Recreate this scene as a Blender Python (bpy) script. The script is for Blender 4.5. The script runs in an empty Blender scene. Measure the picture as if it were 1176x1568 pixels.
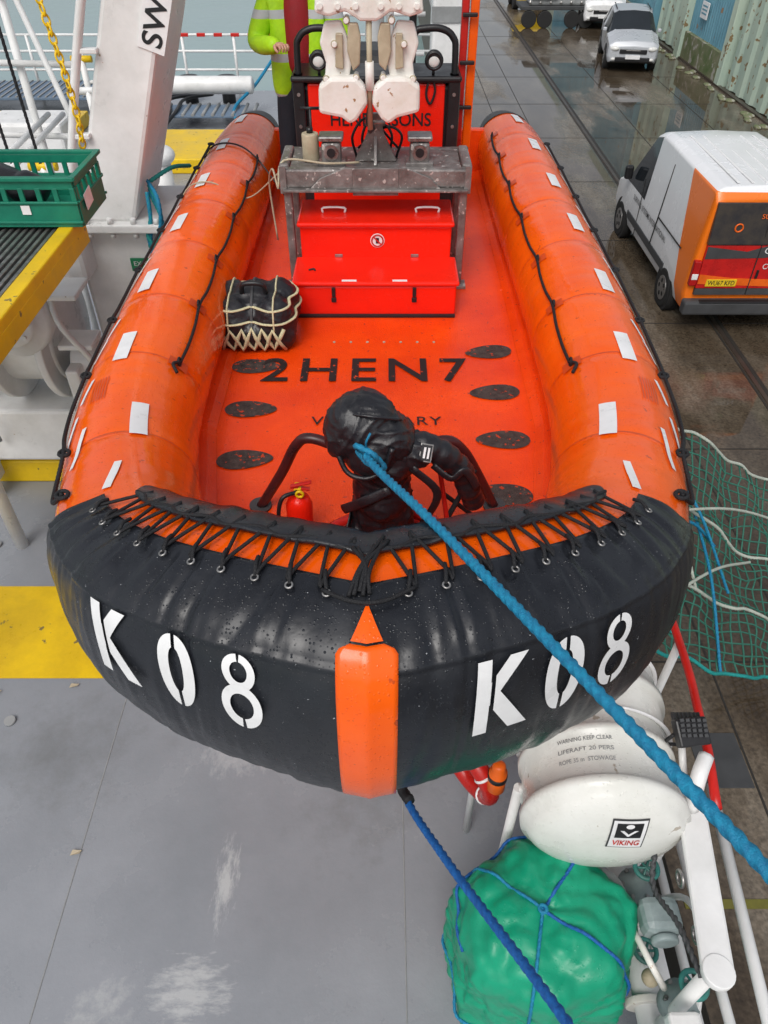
import bpy, bmesh, math, random, bisect
from mathutils import Vector, Matrix, noise
from mathutils.bvhtree import BVHTree
random.seed(4)
S=bpy.context.scene
R=math.radians
ZOFF=6.3
# ------------------------------------------------------------------ materials
def M(name,c,rough=.5,metal=0,c2=None,var=.25,scale=3.,bump=0.,bscale=40.,rv=.12,spec=.4,coat=0,speck=None,speckscale=60,speckth=.72,detail=5,drops=0,dscale=90,streak=None):
    m=bpy.data.materials.new(name);m.use_nodes=True
    nt=m.node_tree;N=nt.nodes;L=nt.links
    b=N['Principled BSDF']
    tc=N.new('ShaderNodeTexCoord')
    vec=tc.outputs['Object']
    if streak:
        mp=N.new('ShaderNodeMapping');mp.inputs['Scale'].default_value=streak;L.new(vec,mp.inputs[0]);vec=mp.outputs[0]
    n=N.new('ShaderNodeTexNoise');n.inputs['Scale'].default_value=scale;n.inputs['Detail'].default_value=detail;n.inputs['Roughness'].default_value=.65
    L.new(vec,n.inputs['Vector'])
    r=N.new('ShaderNodeValToRGB');r.color_ramp.elements[0].position=.32;r.color_ramp.elements[1].position=.68
    if c2 is None: c2=tuple(x*(1-var) for x in c)
    r.color_ramp.elements[0].color=(*c2,1);r.color_ramp.elements[1].color=(*c,1)
    L.new(n.outputs['Fac'],r.inputs['Fac'])
    out=r.outputs['Color']
    if speck:
        n2=N.new('ShaderNodeTexNoise');n2.inputs['Scale'].default_value=speckscale;n2.inputs['Detail'].default_value=3
        L.new(tc.outputs['Object'],n2.inputs['Vector'])
        r2=N.new('ShaderNodeValToRGB');r2.color_ramp.elements[0].position=speckth;r2.color_ramp.elements[1].position=speckth+.03
        r2.color_ramp.elements[0].color=(0,0,0,1);r2.color_ramp.elements[1].color=(1,1,1,1)
        L.new(n2.outputs['Fac'],r2.inputs['Fac'])
        mx=N.new('ShaderNodeMixRGB');mx.inputs[2].default_value=(*speck,1)
        L.new(r2.outputs['Color'],mx.inputs[0]);L.new(out,mx.inputs[1]);out=mx.outputs[0]
    L.new(out,b.inputs['Base Color'])
    mr=N.new('ShaderNodeMapRange');mr.inputs[3].default_value=max(.02,rough-rv);mr.inputs[4].default_value=min(1,rough+rv)
    L.new(n.outputs['Fac'],mr.inputs[0]);mr.inputs[1].default_value=.3;mr.inputs[2].default_value=.7
    L.new(mr.outputs[0],b.inputs['Roughness'])
    b.inputs['Metallic'].default_value=metal
    b.inputs['Specular IOR Level'].default_value=spec
    b.inputs['Coat Weight'].default_value=coat
    b.inputs['Coat Roughness'].default_value=.06
    nrm=None
    if bump:
        n4=N.new('ShaderNodeTexNoise');n4.inputs['Scale'].default_value=bscale;n4.inputs['Detail'].default_value=4
        L.new(tc.outputs['Object'],n4.inputs['Vector'])
        bp=N.new('ShaderNodeBump');bp.inputs['Strength'].default_value=bump;bp.inputs['Distance'].default_value=.01
        L.new(n4.outputs['Fac'],bp.inputs['Height']);nrm=bp.outputs[0]
    if drops:
        vo=N.new('ShaderNodeTexVoronoi');vo.inputs['Scale'].default_value=dscale;L.new(tc.outputs['Object'],vo.inputs['Vector'])
        sp=N.new('ShaderNodeSeparateColor');L.new(vo.outputs['Color'],sp.inputs[0])
        th=N.new('ShaderNodeMath');th.operation='MULTIPLY';th.inputs[1].default_value=.42;L.new(sp.outputs[0],th.inputs[0])
        sb=N.new('ShaderNodeMath');sb.operation='SUBTRACT';sb.use_clamp=True;L.new(th.outputs[0],sb.inputs[0]);L.new(vo.outputs['Distance'],sb.inputs[1])
        b2=N.new('ShaderNodeBump');b2.inputs['Strength'].default_value=drops;b2.inputs['Distance'].default_value=.012
        L.new(sb.outputs[0],b2.inputs['Height'])
        if nrm:L.new(nrm,b2.inputs['Normal'])
        nrm=b2.outputs[0]
    if nrm:L.new(nrm,b.inputs['Normal'])
    return m
m_tube=M('tube_orange',(.93,.125,.002),.20,c2=(.82,.090,.002),scale=2.2,bump=.14,bscale=14,rv=.10,spec=.30,speck=(.52,.07,.01),speckscale=24,speckth=.69,coat=.16,drops=.45)
m_seam=M('tube_seam_orange',(.66,.07,.006),.4,scale=5)
m_floor=M('floor_orange',(.88,.070,.003),.18,c2=(.70,.042,.003),scale=2.5,bump=.3,bscale=120,rv=.15,spec=.32,coat=.12,speck=(.42,.04,.02),speckscale=36,speckth=.67,drops=.4,dscale=120)
m_cover=M('black_rubber',(.016,.018,.023),.32,c2=(.008,.009,.012),scale=5,bump=.4,bscale=10,rv=.14,speck=(.42,.43,.45),speckscale=110,speckth=.73,spec=.45,drops=.5,dscale=110)
m_black=M('black_paint',(.015,.015,.017),.4,scale=6,bump=.1)
m_rubber=M('rubber',(.02,.02,.022),.6,scale=6,bump=.2)
m_pad=M('foot_pad_rubber',(.085,.068,.060),.7,c2=(.030,.024,.023),scale=26,bump=.6,bscale=200,speck=(.46,.05,.015),speckscale=34,speckth=.62,spec=.25)
m_lett=M('floor_letter_black',(.028,.020,.020),.6,c2=(.016,.013,.013),scale=20,speck=(.5,.05,.01),speckscale=40,speckth=.66,spec=.25)
m_fabric=M('black_fabric',(.014,.014,.018),.40,c2=(.008,.008,.010),scale=10,bump=.35,bscale=35,spec=.5,drops=.3)
m_red=M('red_box_paint',(.86,.018,.005),.20,c2=(.78,.014,.005),scale=3,bump=.05,bscale=60,rv=.08,spec=.3,drops=.5,dscale=110)
m_dred=M('red_paint',(.60,.018,.012),.35,scale=5,var=.35)
m_maroon=M('painted_pipe_maroon',(.08,.012,.012),.35,c2=(.02,.012,.014),scale=9)
m_white=M('white_paint',(.80,.80,.79),.35,c2=(.64,.64,.625),scale=3,bump=.1,bscale=30,speck=(.40,.30,.20),speckscale=18,speckth=.73)
m_wclean=M('white_clean',(.80,.80,.80),.35,var=.14,scale=9)
m_rust=M('white_rusty_paint',(.80,.79,.76),.40,c2=(.68,.64,.57),scale=6,bump=.2,speck=(.35,.20,.10),speckscale=22,speckth=.68)
m_galv=M('worn_grey_steel',(.26,.245,.235),.38,metal=.3,c2=(.11,.095,.09),scale=9,bump=.3,bscale=60,speck=(.50,.48,.45),speckscale=28,speckth=.63)
m_steel=M('steel',(.42,.41,.40),.35,metal=.8,c2=(.2,.19,.18),scale=20)
m_tan=M('tan_plastic',(.46,.40,.28),.5,c2=(.34,.28,.19),scale=10)
m_blue=M('blue_rope',(.010,.25,.42),.6,c2=(.006,.14,.28),scale=60,bump=.4,bscale=300)
m_dblue=M('dark_blue_rope',(.010,.13,.42),.6,c2=(.006,.07,.26),scale=60,bump=.4,bscale=300)
m_teal=M('teal_rope',(.015,.30,.28),.6,scale=60,bump=.4,bscale=300)
m_brope=M('black_rope',(.012,.012,.014),.6,scale=60,bump=.5,bscale=300)
m_wrope=M('pale_webbing',(.62,.58,.36),.7,scale=30)
m_green=M('green_pvc',(.006,.31,.17),.36,c2=(.004,.25,.135),scale=4,bump=.12,bscale=9,rv=.08,spec=.35,drops=.3)
m_crate=M('green_crate_plastic',(.008,.20,.12),.4,c2=(.006,.13,.085),scale=5,bump=.1)
m_net=M('net_green',(.035,.17,.12),.7,scale=20)
m_netw=M('net_white_rope',(.46,.50,.43),.7,scale=20)
m_yel=M('yellow_paint',(.80,.53,.006),.35,c2=(.62,.40,.010),scale=4,bump=.1,speck=(.2,.15,.05),speckscale=14,speckth=.68)
m_hull=M('ship_hull_paint',(.05,.07,.10),.5,scale=1)
m_sgrey=M('ship_grey_paint',(.30,.31,.31),.5,scale=4,var=.3)
m_dark=M('dark_void',(.02,.02,.02),.8)
m_glass=M('dark_glass',(.02,.025,.03),.06,scale=1,rv=.03)
m_lens=M('lamp_lens',(.75,.75,.72),.08)
m_tyre=M('tyre',(.02,.02,.02),.8,bump=.3)
m_vest_r=M('red_overall',(.30,.01,.015),.7,scale=10,bump=.3,bscale=40)
m_navy=M('navy_trousers',(.012,.014,.022),.8,scale=10,bump=.3)
m_skin=M('skin',(.55,.30,.21),.5,scale=12,var=.15)
m_hair=M('hair_brown',(.05,.03,.018),.6,scale=60)
m_silver=M('silver_car_paint',(.50,.52,.55),.3,metal=.15,var=.08,scale=1)
m_teal2=M('valve_teal',(.03,.25,.22),.5,c2=(.05,.12,.10),scale=10)
m_gyel=M('grey_valve',(.30,.36,.36),.45,c2=(.2,.25,.25),scale=10,bump=.2)
m_label=M('yellow_plate',(.8,.55,.02),.4)
m_orange=M('safety_orange',(.85,.14,.01),.4)
m_dgreen=M('green_sign',(.01,.22,.09),.4)
m_dgrey=M('dark_grey',(.06,.062,.065),.55,scale=4,var=.3)

# ------------------------------------------------------------------ helpers
def grp(name,loc=(0,0,0)):
    e=bpy.data.objects.new(name,None);e.location=loc;e.empty_display_size=.2
    S.collection.objects.link(e);return e
def par(o,p):
    if p is not None:
        o.parent=p;o.matrix_parent_inverse=Matrix.Translation(-Vector(p.location))
def newobj(name,verts,faces,mats,p=None,smooth=False,fm=None):
    me=bpy.data.meshes.new(name);me.from_pydata([tuple(v) for v in verts],[],faces);me.update()
    if not isinstance(mats,(list,tuple)): mats=[mats]
    for m in mats: me.materials.append(m)
    if fm: me.polygons.foreach_set('material_index',fm)
    if smooth: me.polygons.foreach_set('use_smooth',[True]*len(me.polygons))
    o=bpy.data.objects.new(name,me);S.collection.objects.link(o);par(o,p);return o
def bev(o,w,seg=2,ang=30):
    b=o.modifiers.new('b','BEVEL');b.width=w;b.segments=seg;b.limit_method='ANGLE';b.angle_limit=R(ang)
def box(name,c,s,mat,p=None,b=.008,rot=(0,0,0)):
    x,y,z=[v/2 for v in s]
    V=[(-x,-y,-z),(x,-y,-z),(x,y,-z),(-x,y,-z),(-x,-y,z),(x,-y,z),(x,y,z),(-x,y,z)]
    F=[(0,3,2,1),(4,5,6,7),(0,1,5,4),(1,2,6,5),(2,3,7,6),(3,0,4,7)]
    o=newobj(name,V,F,mat,None);o.location=c;o.rotation_euler=[R(a) for a in rot];par(o,p)
    if b: bev(o,b)
    return o
def frames(pts,closed=False):
    n=len(pts);T=[]
    for i in range(n):
        a=pts[i-1] if (i>0 or closed) else pts[i];c=pts[(i+1)%n] if (i<n-1 or closed) else pts[i]
        t=(c-a);t=t.normalized() if t.length>1e-9 else Vector((0,0,1));T.append(t)
    up=Vector((0,0,1)) if abs(T[0].z)<.9 else Vector((1,0,0))
    A=[];a=(up-T[0]*up.dot(T[0])).normalized()
    for t in T:
        a=(a-t*a.dot(t)).normalized();A.append(a)
    return T,A
def crom(P,res,closed=False):
    P=[Vector(p) for p in P];n=len(P);out=[]
    if n<3 or res<=1:
        if n==2 and res>1:
            return [P[0].lerp(P[1],i/res) for i in range(res+1)]
        return P
    for i in range(n if closed else n-1):
        if closed: a,b,c,d=P[i-1],P[i],P[(i+1)%n],P[(i+2)%n]
        else:
            b,c=P[i],P[i+1];a=P[i-1] if i>0 else b*2-c;d=P[i+2] if i+2<n else c*2-b
        for k in range(res):
            t=k/res
            out.append(.5*((2*b)+(c-a)*t+(2*a-5*b+4*c-d)*t*t+(3*b-a-3*c+d)*t**3))
    if not closed: out.append(P[-1])
    return out
def pipe(name,P,r,mat,p=None,seg=8,res=6,closed=False,twist=0,lobes=3,amp=.16,rad=None,sx=1.):
    pts=crom(P,res,closed)
    if twist:
        if closed:pts=pts+[pts[0]]
        L=[0]
        for i in range(1,len(pts)): L.append(L[-1]+(pts[i]-pts[i-1]).length)
        step=r*.6;n=max(4,int(L[-1]/step));q=[];j=0
        for i in range(n+1):
            d=L[-1]*i/n
            while j<len(L)-2 and L[j+1]<d:j+=1
            f=(d-L[j])/max(1e-9,L[j+1]-L[j]);q.append(pts[j].lerp(pts[j+1],min(1,f)))
        pts=q;seg=max(seg,12);closed=False
    T,A=frames(pts,closed);V=[];F=[];n=len(pts);d=0
    for i in range(n):
        if i: d+=(pts[i]-pts[i-1]).length
        B=T[i].cross(A[i])
        rr=r if rad is None else rad(i/(n-1))
        for k in range(seg):
            th=2*math.pi*k/seg
            q=rr*(1+amp*(2*abs(math.cos(lobes/2*(th-d*twist)))-1)) if twist else rr
            V.append(pts[i]+A[i]*math.cos(th)*q+B*math.sin(th)*q*sx)
    m=n if closed else n-1
    for i in range(m):
        for k in range(seg):
            a=i*seg+k;b=i*seg+(k+1)%seg;c=((i+1)%n)*seg+(k+1)%seg;e=((i+1)%n)*seg+k
            F.append((a,b,c,e))
    if not closed:
        F.append(tuple(range(seg-1,-1,-1)));F.append(tuple((n-1)*seg+k for k in range(seg)))
    return newobj(name,V,F,mat,p,True)
def cyl(name,p1,p2,r,mat,p=None,r2=None,seg=24,b=0):
    p1=Vector(p1);p2=Vector(p2);r2=r if r2 is None else r2
    t=(p2-p1).normalized();up=Vector((0,0,1)) if abs(t.z)<.9 else Vector((1,0,0))
    a=(up-t*up.dot(t)).normalized();c=t.cross(a);V=[];F=[]
    for q,rr in((p1,r),(p2,r2)):
        for k in range(seg):
            th=2*math.pi*k/seg;V.append(q+a*math.cos(th)*rr+c*math.sin(th)*rr)
    for k in range(seg): F.append((k,(k+1)%seg,seg+(k+1)%seg,seg+k))
    F.append(tuple(range(seg-1,-1,-1)));F.append(tuple(seg+k for k in range(seg)))
    o=newobj(name,V,F,mat,p)
    if b: bev(o,b,2,40)
    o.data.polygons.foreach_set('use_smooth',[len(f.vertices)==4 for f in o.data.polygons])
    return o
def lathe(name,prof,p0,axis,mat,p=None,seg=40):
    p0=Vector(p0);t=Vector(axis).normalized();up=Vector((0,0,1)) if abs(t.z)<.9 else Vector((1,0,0))
    a=(up-t*up.dot(t)).normalized();c=t.cross(a);V=[];F=[];n=len(prof)
    for(h,r) in prof:
        for k in range(seg):
            th=2*math.pi*k/seg;V.append(p0+t*h+a*math.cos(th)*r+c*math.sin(th)*r)
    for i in range(n-1):
        for k in range(seg): F.append((i*seg+k,i*seg+(k+1)%seg,(i+1)*seg+(k+1)%seg,(i+1)*seg+k))
    F.append(tuple(range(seg-1,-1,-1)));F.append(tuple((n-1)*seg+k for k in range(seg)))
    return newobj(name,V,F,mat,p,True)
def torus(name,c,Rr,r,mat,p=None,axis='Z',seg=24,ts=8,sc=(1,1,1),M3=None):
    V=[];F=[]
    for i in range(seg):
        a=2*math.pi*i/seg
        for k in range(ts):
            b=2*math.pi*k/ts;q=Vector(((Rr+r*math.cos(b))*math.cos(a),(Rr+r*math.cos(b))*math.sin(a),r*math.sin(b)))
            if axis=='Y': q=Vector((q.x,q.z,q.y))
            if axis=='X': q=Vector((q.z,q.x,q.y))
            q=Vector((q.x*sc[0],q.y*sc[1],q.z*sc[2]))
            if M3: q=M3@q
            V.append(Vector(c)+q)
    for i in range(seg):
        for k in range(ts):F.append((i*ts+k,((i+1)%seg)*ts+k,((i+1)%seg)*ts+(k+1)%ts,i*ts+(k+1)%ts))
    return newobj(name,V,F,mat,p,True)
def prism(name,pts,o,ux,uy,th,mat,p=None,b=.004):
    o=Vector(o);ux=Vector(ux).normalized();uy=Vector(uy).normalized();n=ux.cross(uy)
    V=[o+ux*a+uy*c+n*th/2 for a,c in pts]+[o+ux*a+uy*c-n*th/2 for a,c in pts];k=len(pts)
    F=[tuple(range(k)),tuple(range(2*k-1,k-1,-1))]+[(i,k+i,k+(i+1)%k,(i+1)%k) for i in range(k)]
    ob=newobj(name,V,F,mat,p)
    bm=bmesh.new();bm.from_mesh(ob.data);bmesh.ops.recalc_face_normals(bm,faces=bm.faces);bm.to_mesh(ob.data);bm.free()
    if b: bev(ob,b)
    return ob
def ell(name,c,s,mat,p=None,rot=(0,0,0),fn=None,u=32,v=20):
    V=[];F=[]
    for i in range(v+1):
        ph=math.pi*i/v
        for k in range(u):
            th=2*math.pi*k/u;q=Vector((math.sin(ph)*math.cos(th),math.sin(ph)*math.sin(th),math.cos(ph)))
            if fn:q=fn(q)
            V.append((q.x*s[0],q.y*s[1],q.z*s[2]))
    for i in range(v):
        for k in range(u):F.append((i*u+k,(i+1)*u+k,(i+1)*u+(k+1)%u,i*u+(k+1)%u))
    o=newobj(name,V,F,mat,None,True);o.location=c;o.rotation_euler=[R(a) for a in rot];par(o,p);return o
def textmesh(s,w=None,h=None,off=0.0,spacing=1):
    cu=bpy.data.curves.new('t','FONT');cu.body=s;cu.size=1;cu.offset=off;cu.space_character=spacing;cu.align_x='CENTER';cu.align_y='CENTER'
    ob=bpy.data.objects.new('t',cu);S.collection.objects.link(ob)
    dg=bpy.context.evaluated_depsgraph_get();me=bpy.data.meshes.new_from_object(ob.evaluated_get(dg));bpy.data.objects.remove(ob)
    xs=[v.co.x for v in me.vertices];ys=[v.co.y for v in me.vertices]
    cx=(max(xs)+min(xs))/2;cy=(max(ys)+min(ys))/2
    sx=w/(max(xs)-min(xs)) if w else None;sy=h/(max(ys)-min(ys)) if h else sx
    if sx is None:sx=sy
    for v in me.vertices:v.co=((v.co.x-cx)*sx,(v.co.y-cy)*sy,0)
    return me
def text(name,s,o,ux,uy,mat,p,w=None,h=None,off=0.,spacing=1):
    me=textmesh(s,w,h,off,spacing);o=Vector(o);ux=Vector(ux).normalized();uy=Vector(uy).normalized()
    for v in me.vertices:v.co=o+ux*v.co.x+uy*v.co.y
    me.name=name;me.materials.clear();me.materials.append(mat)
    ob=bpy.data.objects.new(name,me);S.collection.objects.link(ob);par(ob,p);return ob

# ------------------------------------------------------------------ boat tubes
BX=-.042
boat=grp('rigid_inflatable_boat',(BX,4.3,-2.25))
CP=[(0,1.34,-1.83,.33,.40),(.33,1.45,-1.84,.325,.39),(.60,1.59,-1.875,.31,.372),(.795,1.79,-1.93,.282,.342),(.93,2.10,-1.98,.27,.31),
(1.04,2.5,-2.00,.272,.28),(1.11,3.0,-2.02,.275,.275),(1.15,4.0,-2.05,.285,.285),(1.15,5.4,-2.06,.29,.29),(1.15,6.5,-2.06,.285,.285),(1.13,7.1,-2.04,.25,.25),(1.10,7.45,-2.02,.17,.17),(1.09,7.62,-2.0,.05,.05)]
def crN(P,res):
    out=[];n=len(P)
    for i in range(n-1):
        b,c=P[i],P[i+1];a=P[i-1] if i>0 else [2*u-v for u,v in zip(b,c)];d=P[i+2] if i+2<n else [2*v-u for u,v in zip(b,c)]
        for k in range(res):
            t=k/res;out.append([.5*(2*b[j]+(c[j]-a[j])*t+(2*a[j]-5*b[j]+4*c[j]-d[j])*t*t+(3*b[j]-a[j]-3*c[j]+d[j])*t**3) for j in range(5)])
    out.append(list(P[-1]));return out
PD=crN(CP,24)
SL=[0]
for i in range(1,len(PD)): SL.append(SL[-1]+math.dist(PD[i][:3],PD[i-1][:3]))
SMAX=SL[-1]
def atS(s):
    s=max(0,min(SMAX-1e-6,s));j=max(0,bisect.bisect_right(SL,s)-1);j=min(j,len(SL)-2)
    f=(s-SL[j])/(SL[j+1]-SL[j]);return [PD[j][k]*(1-f)+PD[j+1][k]*f for k in range(5)]
def tp0(s,ph):
    sg=-1 if s<0 else 1;s=abs(s);c=atS(s);e=.03
    c1=atS(max(0,s-e));c2=atS(s+e)
    t=Vector((c2[0]-c1[0],c2[1]-c1[1],0)).normalized()
    n=Vector((-t.y,t.x,0))
    if s<.12:
        f=s/.12;f=f*f*(3-2*f);n=(n*f+Vector((0,1,0))*(1-f)).normalized()
    w=max(0,min(1,(1.45-s)/.5))
    p_=ph%360
    ex=2.0+w*(1.15*math.exp(-((p_-134)/34)**2)+.35*math.exp(-((p_-222)/30)**2)+.1)
    a=R(ph);ca=math.cos(a);sa=math.sin(a)
    ca=math.copysign(abs(ca)**(2/ex),ca);sa=math.copysign(abs(sa)**(2/ex),sa)
    q=Vector((c[0],c[1],c[2]))+n*c[3]*ca+Vector((0,0,1))*c[4]*sa
    return Vector((q.x*sg+BX,q.y,q.z))
def tp(s,ph,off=0):
    if not off:return tp0(s,ph)
    q=tp0(s,ph);sg=-1 if s<0 else 1
    d1=tp0(s,ph+2)-tp0(s,ph-2)
    ss=s if abs(s)>.02 else .02*sg
    d2=(tp0(ss+.01*sg,ph)-tp0(ss-.01*sg,ph))*sg
    if abs(s)<.02:d2=Vector((1,0,0))*sg
    n=d1.cross(d2).normalized()
    c=atS(abs(s));cc=Vector((c[0]*sg+BX,c[1],c[2]))
    if n.dot(q-cc)<0:n=-n
    return q+n*off
def sy(y):
    j=min(range(len(PD)),key=lambda k:abs(PD[k][1]-y));return SL[j]
def grid(name,f,nu,nv,mat,p=boat,closev=False):
    V=[];F=[]
    for i in range(nu+1):
        for k in range(nv if closev else nv+1):V.append(f(i/nu,k/nv))
    w=nv if closev else nv+1
    for i in range(nu):
        for k in range(nv):
            k2=(k+1)%w;F.append((i*w+k,i*w+k2,(i+1)*w+k2,(i+1)*w+k))
    o=newobj(name,V,F,mat,p,True)
    bm=bmesh.new();bm.from_mesh(o.data);bmesh.ops.recalc_face_normals(bm,faces=bm.faces);bm.to_mesh(o.data);bm.free();return o
SEAMS=(2.32,3.0,3.62,4.3,5.0,5.75,6.5)
SS=[sy(y) for y in SEAMS]
def wr(s,ph):
    a=abs(s)
    q=0.003*noise.noise(Vector((s*4,ph*.02,1.3)))+.0018*noise.noise(Vector((s*18,ph*.03,7)))
    if a<1.0: return -abs(q)-.004*min(1,(1.0-a)/.1)
    for u in SS:
        d=abs(a-u)
        if d<.09:q-=.004*(1-d/.09)**2-.004*math.exp(-(d/.05)**2)*noise.noise(Vector((s*30,ph*.12,5)))
    return q
grid('inflatable_tube',lambda u,v:tp(-SMAX+2*SMAX*u,360*v,wr((2*u-1)*SMAX,360*v)+1e-6),640,64,m_tube,closev=True)
def patch(name,s0,s1,p0,p1,off,mat,nu=8,nv=6,skew=0):
    return grid(name,lambda u,v:tp(s0+(s1-s0)*u,p0+(p1-p0)*v+skew*(u-.5),off),nu,nv,mat)
SC=1.02
CT=97
def cov(u,v):
    ph=CT+(292-CT)*v
    sc=SC+.05*math.sin(v*2.5)
    s=-sc+2*sc*u
    top=math.exp(-((ph-114)/22)**2)
    cre=.008*noise.noise(Vector((s*8,ph*.016,2.)))-(.005+.010*top)*max(0,.35-abs(noise.noise(Vector((s*15+ph*.01,ph*.012,5.)))))*2+.003*noise.noise(Vector((s*40,ph*.05,3.)))
    fade=min(1,(ph-CT)/8)
    seam=.007*math.exp(-((ph-137)/1.4)**2)-.004*math.exp(-((abs(s)-.86)/.008)**2)
    return tp(s,ph,max(.007,.016+cre*fade+seam))
o=grid('bow_cover',cov,320,120,m_cover)
so=o.modifiers.new('s','SOLIDIFY');so.thickness=.008;so.offset=-1
def strip(u,v):
    w=min(1,min(u,1-u)/.03)**.5
    ph=75+(v-.5)*20*max(.15,w)
    s=-.98+1.96*u
    return tp(s,ph,.011+.007*noise.noise(Vector((s*11,ph*.03,9)))+.0015*math.sin(s*60))
o=grid('lacing_strip',strip,240,10,m_cover)
so=o.modifiers.new('s','SOLIDIFY');so.thickness=.012;so.offset=-1
def s_of_x(x,ph):
    sg=-1 if x<0 else 1;x=abs(x);lo,hi=0,.4
    for _ in range(22):
        m=(lo+hi)/2
        if abs(tp0(m*1.0,ph).x-BX)<x:lo=m
        else:hi=m
    return sg*max(lo,1e-4)
def stripe(u,v):
    ph=123+166*v
    w=.077*min(1,(.55+.45*(v/.03)**.5) if v<.03 else 1)
    x=(2*u-1)*w
    s=s_of_x(x,ph)
    q=tp(max(abs(s),.001),ph,.024)
    return Vector((BX+x,q.y,q.z))
grid('bow_centre_stripe',stripe,12,60,m_tube).modifiers.new('s','SOLIDIFY').thickness=.006
def tri(u,v):
    ph=107+15*v;x=(2*u-1)*(.004+.036*v);q=tp(max(.001,abs(s_of_x(x,ph))),ph,.029);return Vector((BX+x,q.y,q.z))
grid('bow_centre_tip',tri,6,8,m_tube)
for sg in(-1,1):
    pts=[];s=.05;k=0
    while s<=.94:
        if k%2==0: pts+=[tp(sg*s,80,.020),tp(sg*(s+.008),78,.024)]
        else: pts+=[tp(sg*s,98,.024),tp(sg*(s+.006),102,.028)]
        k+=1;s+=.047*(.85+.3*random.random())
    pipe('bow_lacing',pts,.0058,m_brope,boat,seg=7,res=3)
    pipe('lacing_running_line',[tp(sg*(.04+.06*j),83+2*math.sin(j*2.1),.022) for j in range(16)],.006,m_brope,boat,seg=7,res=4)
    s=.08
    while s<=.96:
        ph=104.5;q=tp(sg*s,ph,.026);nn=(q-tp(sg*s,ph,0.0001)).normalized()
        torus('eyelet',q,.0095,.0032,m_steel,boat,M3=nn.to_track_quat('Z','Y').to_matrix(),seg=12,ts=6)
        pipe('eyelet_cord',[tp(sg*s,104,.024),tp(sg*(s+.01),100,.035),tp(sg*(s+.02),96,.026)],.006,m_brope,boat,seg=7,res=3)
        s+=.094
for j in range(6):
    a=random.uniform(-.07,.07);b=random.uniform(-.05,.06)
    pipe('bow_knot',[tp(a,random.uniform(76,87),.03),tp(b*.5+.001,random.uniform(92,97),.04),tp(b,random.uniform(100,106),.03)],.006,m_brope,boat,res=5)
pipe('bow_knot_bar',[tp(-.09,104,.03),tp(-.03,107,.042),tp(.03,107,.042),tp(.10,103,.03)],.006,m_brope,boat,res=5)
for sg in(-1,1):
    for y,ph in((2.42,72),(3.07,100),(3.8,108),(4.62,107),(5.42,106),(6.22,104),(6.95,100)):
        s=sy(y);patch('reflective_patch',sg*(s-.13),sg*(s+.13),ph-7,ph+7,.006,m_wclean)
    for y,ph,l,hw in((1.93,92,.17,2.4),(2.30,122,.13,2.2),(2.48,136,.10,2.2),(2.75,127,.08,2.0),(3.12,133,.09,2),(3.34,127,.09,2),(3.95,134,.09,2),(4.12,130,.09,2),(4.75,134,.09,2),(4.95,130,.09,2),(5.6,134,.09,2),(6.3,134,.09,2)):
        s=sy(y);patch('reflective_dash',sg*(s-l if s-l>1.08 else 1.08),sg*(s+l),ph-hw,ph+hw,.006,m_wclean,skew=-8)
    for s in SS:
        patch('tube_seam',sg*(s-.0025),sg*(s+.0025),10,205,.002,m_seam,2,40)
    def stk(u,v,sg=sg):
        return tp(sg*(1.08+(6.6-1.08)*u),172+22*v,.003+.020*math.sin(math.pi*v))
    grid('rubbing_strake',stk,120,6,m_rubber)
    patch('strake_line',sg*1.12,sg*6.4,158,159.5,.005,m_black,120,2)
    for j in range(6):
        patch('warning_text_line',sg*(sy(2.62)),sg*(sy(2.62)+.18),104+j*2.8,105.0+j*2.8,.005,m_seam,6,2)
    ys=[3.0,3.6,4.2,4.85,5.5,6.15,6.7] if sg>0 else [3.0,3.6,4.2,4.85,5.5,6.1]
    pp=[]
    for i,y in enumerate(ys):
        s=sy(y);pp.append(tp(sg*s,46,.02))
        if i<len(ys)-1:
            s2=sy(ys[i+1]);pp.append(tp(sg*(s*.67+s2*.33),43,.014));pp.append(tp(sg*(s*.33+s2*.67),43,.014))
        patch('grab_line_tab',sg*(s-.035),sg*(s+.035),36,56,.006,m_seam,6,6)
        torus('grab_line_ring',tp(sg*s,47,.018),.018,.006,m_brope,boat,seg=14,ts=6,axis='X')
    pipe('inner_grab_line',pp,.007,m_brope,boat,twist=140)
    s=sy(3.0);pipe('grab_line_tail',[tp(sg*s,46,.02),tp(sg*(s-.05),52,.02),tp(sg*(s-.09),46,.012)],.008,m_brope,boat)
    pp=[]
    ys=[1.98,2.35,2.95,3.5,4.1,4.7,5.3,5.9,6.5]
    for i,y in enumerate(ys):
        s=sy(y);pp.append(tp(sg*s,138 if i else 125,.02));torus('grab_line_ring',tp(sg*s,138 if i else 125,.018),.020,.008,m_brope,boat,seg=14,ts=6)
        if i<len(ys)-1:
            s2=sy(ys[i+1]);pp.append(tp(sg*(s*.67+s2*.33),150,.016));pp.append(tp(sg*(s*.33+s2*.67),150,.016))
    pipe('outer_grab_line',pp,.008,m_brope,boat,twist=120)
    patch('tube_end_cap',sg*sy(7.16),sg*(SMAX-.01),0,359,.006,m_dgrey,10,40)
pipe('lashing',[tp(-sy(6.3),180,.02),tp(-sy(6.25),130,.012),tp(-sy(6.2),90,.012),tp(-sy(6.1),50,.012),(BX-.7,5.9,-2.1)],.006,m_black,boat)
pipe('lashing',[tp(-sy(5.35),185,.02),tp(-sy(5.35),130,.012),tp(-sy(5.3),90,.012),tp(-sy(5.3),40,.012),(BX-.62,5.05,-1.6)],.005,m_tan,boat)
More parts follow.
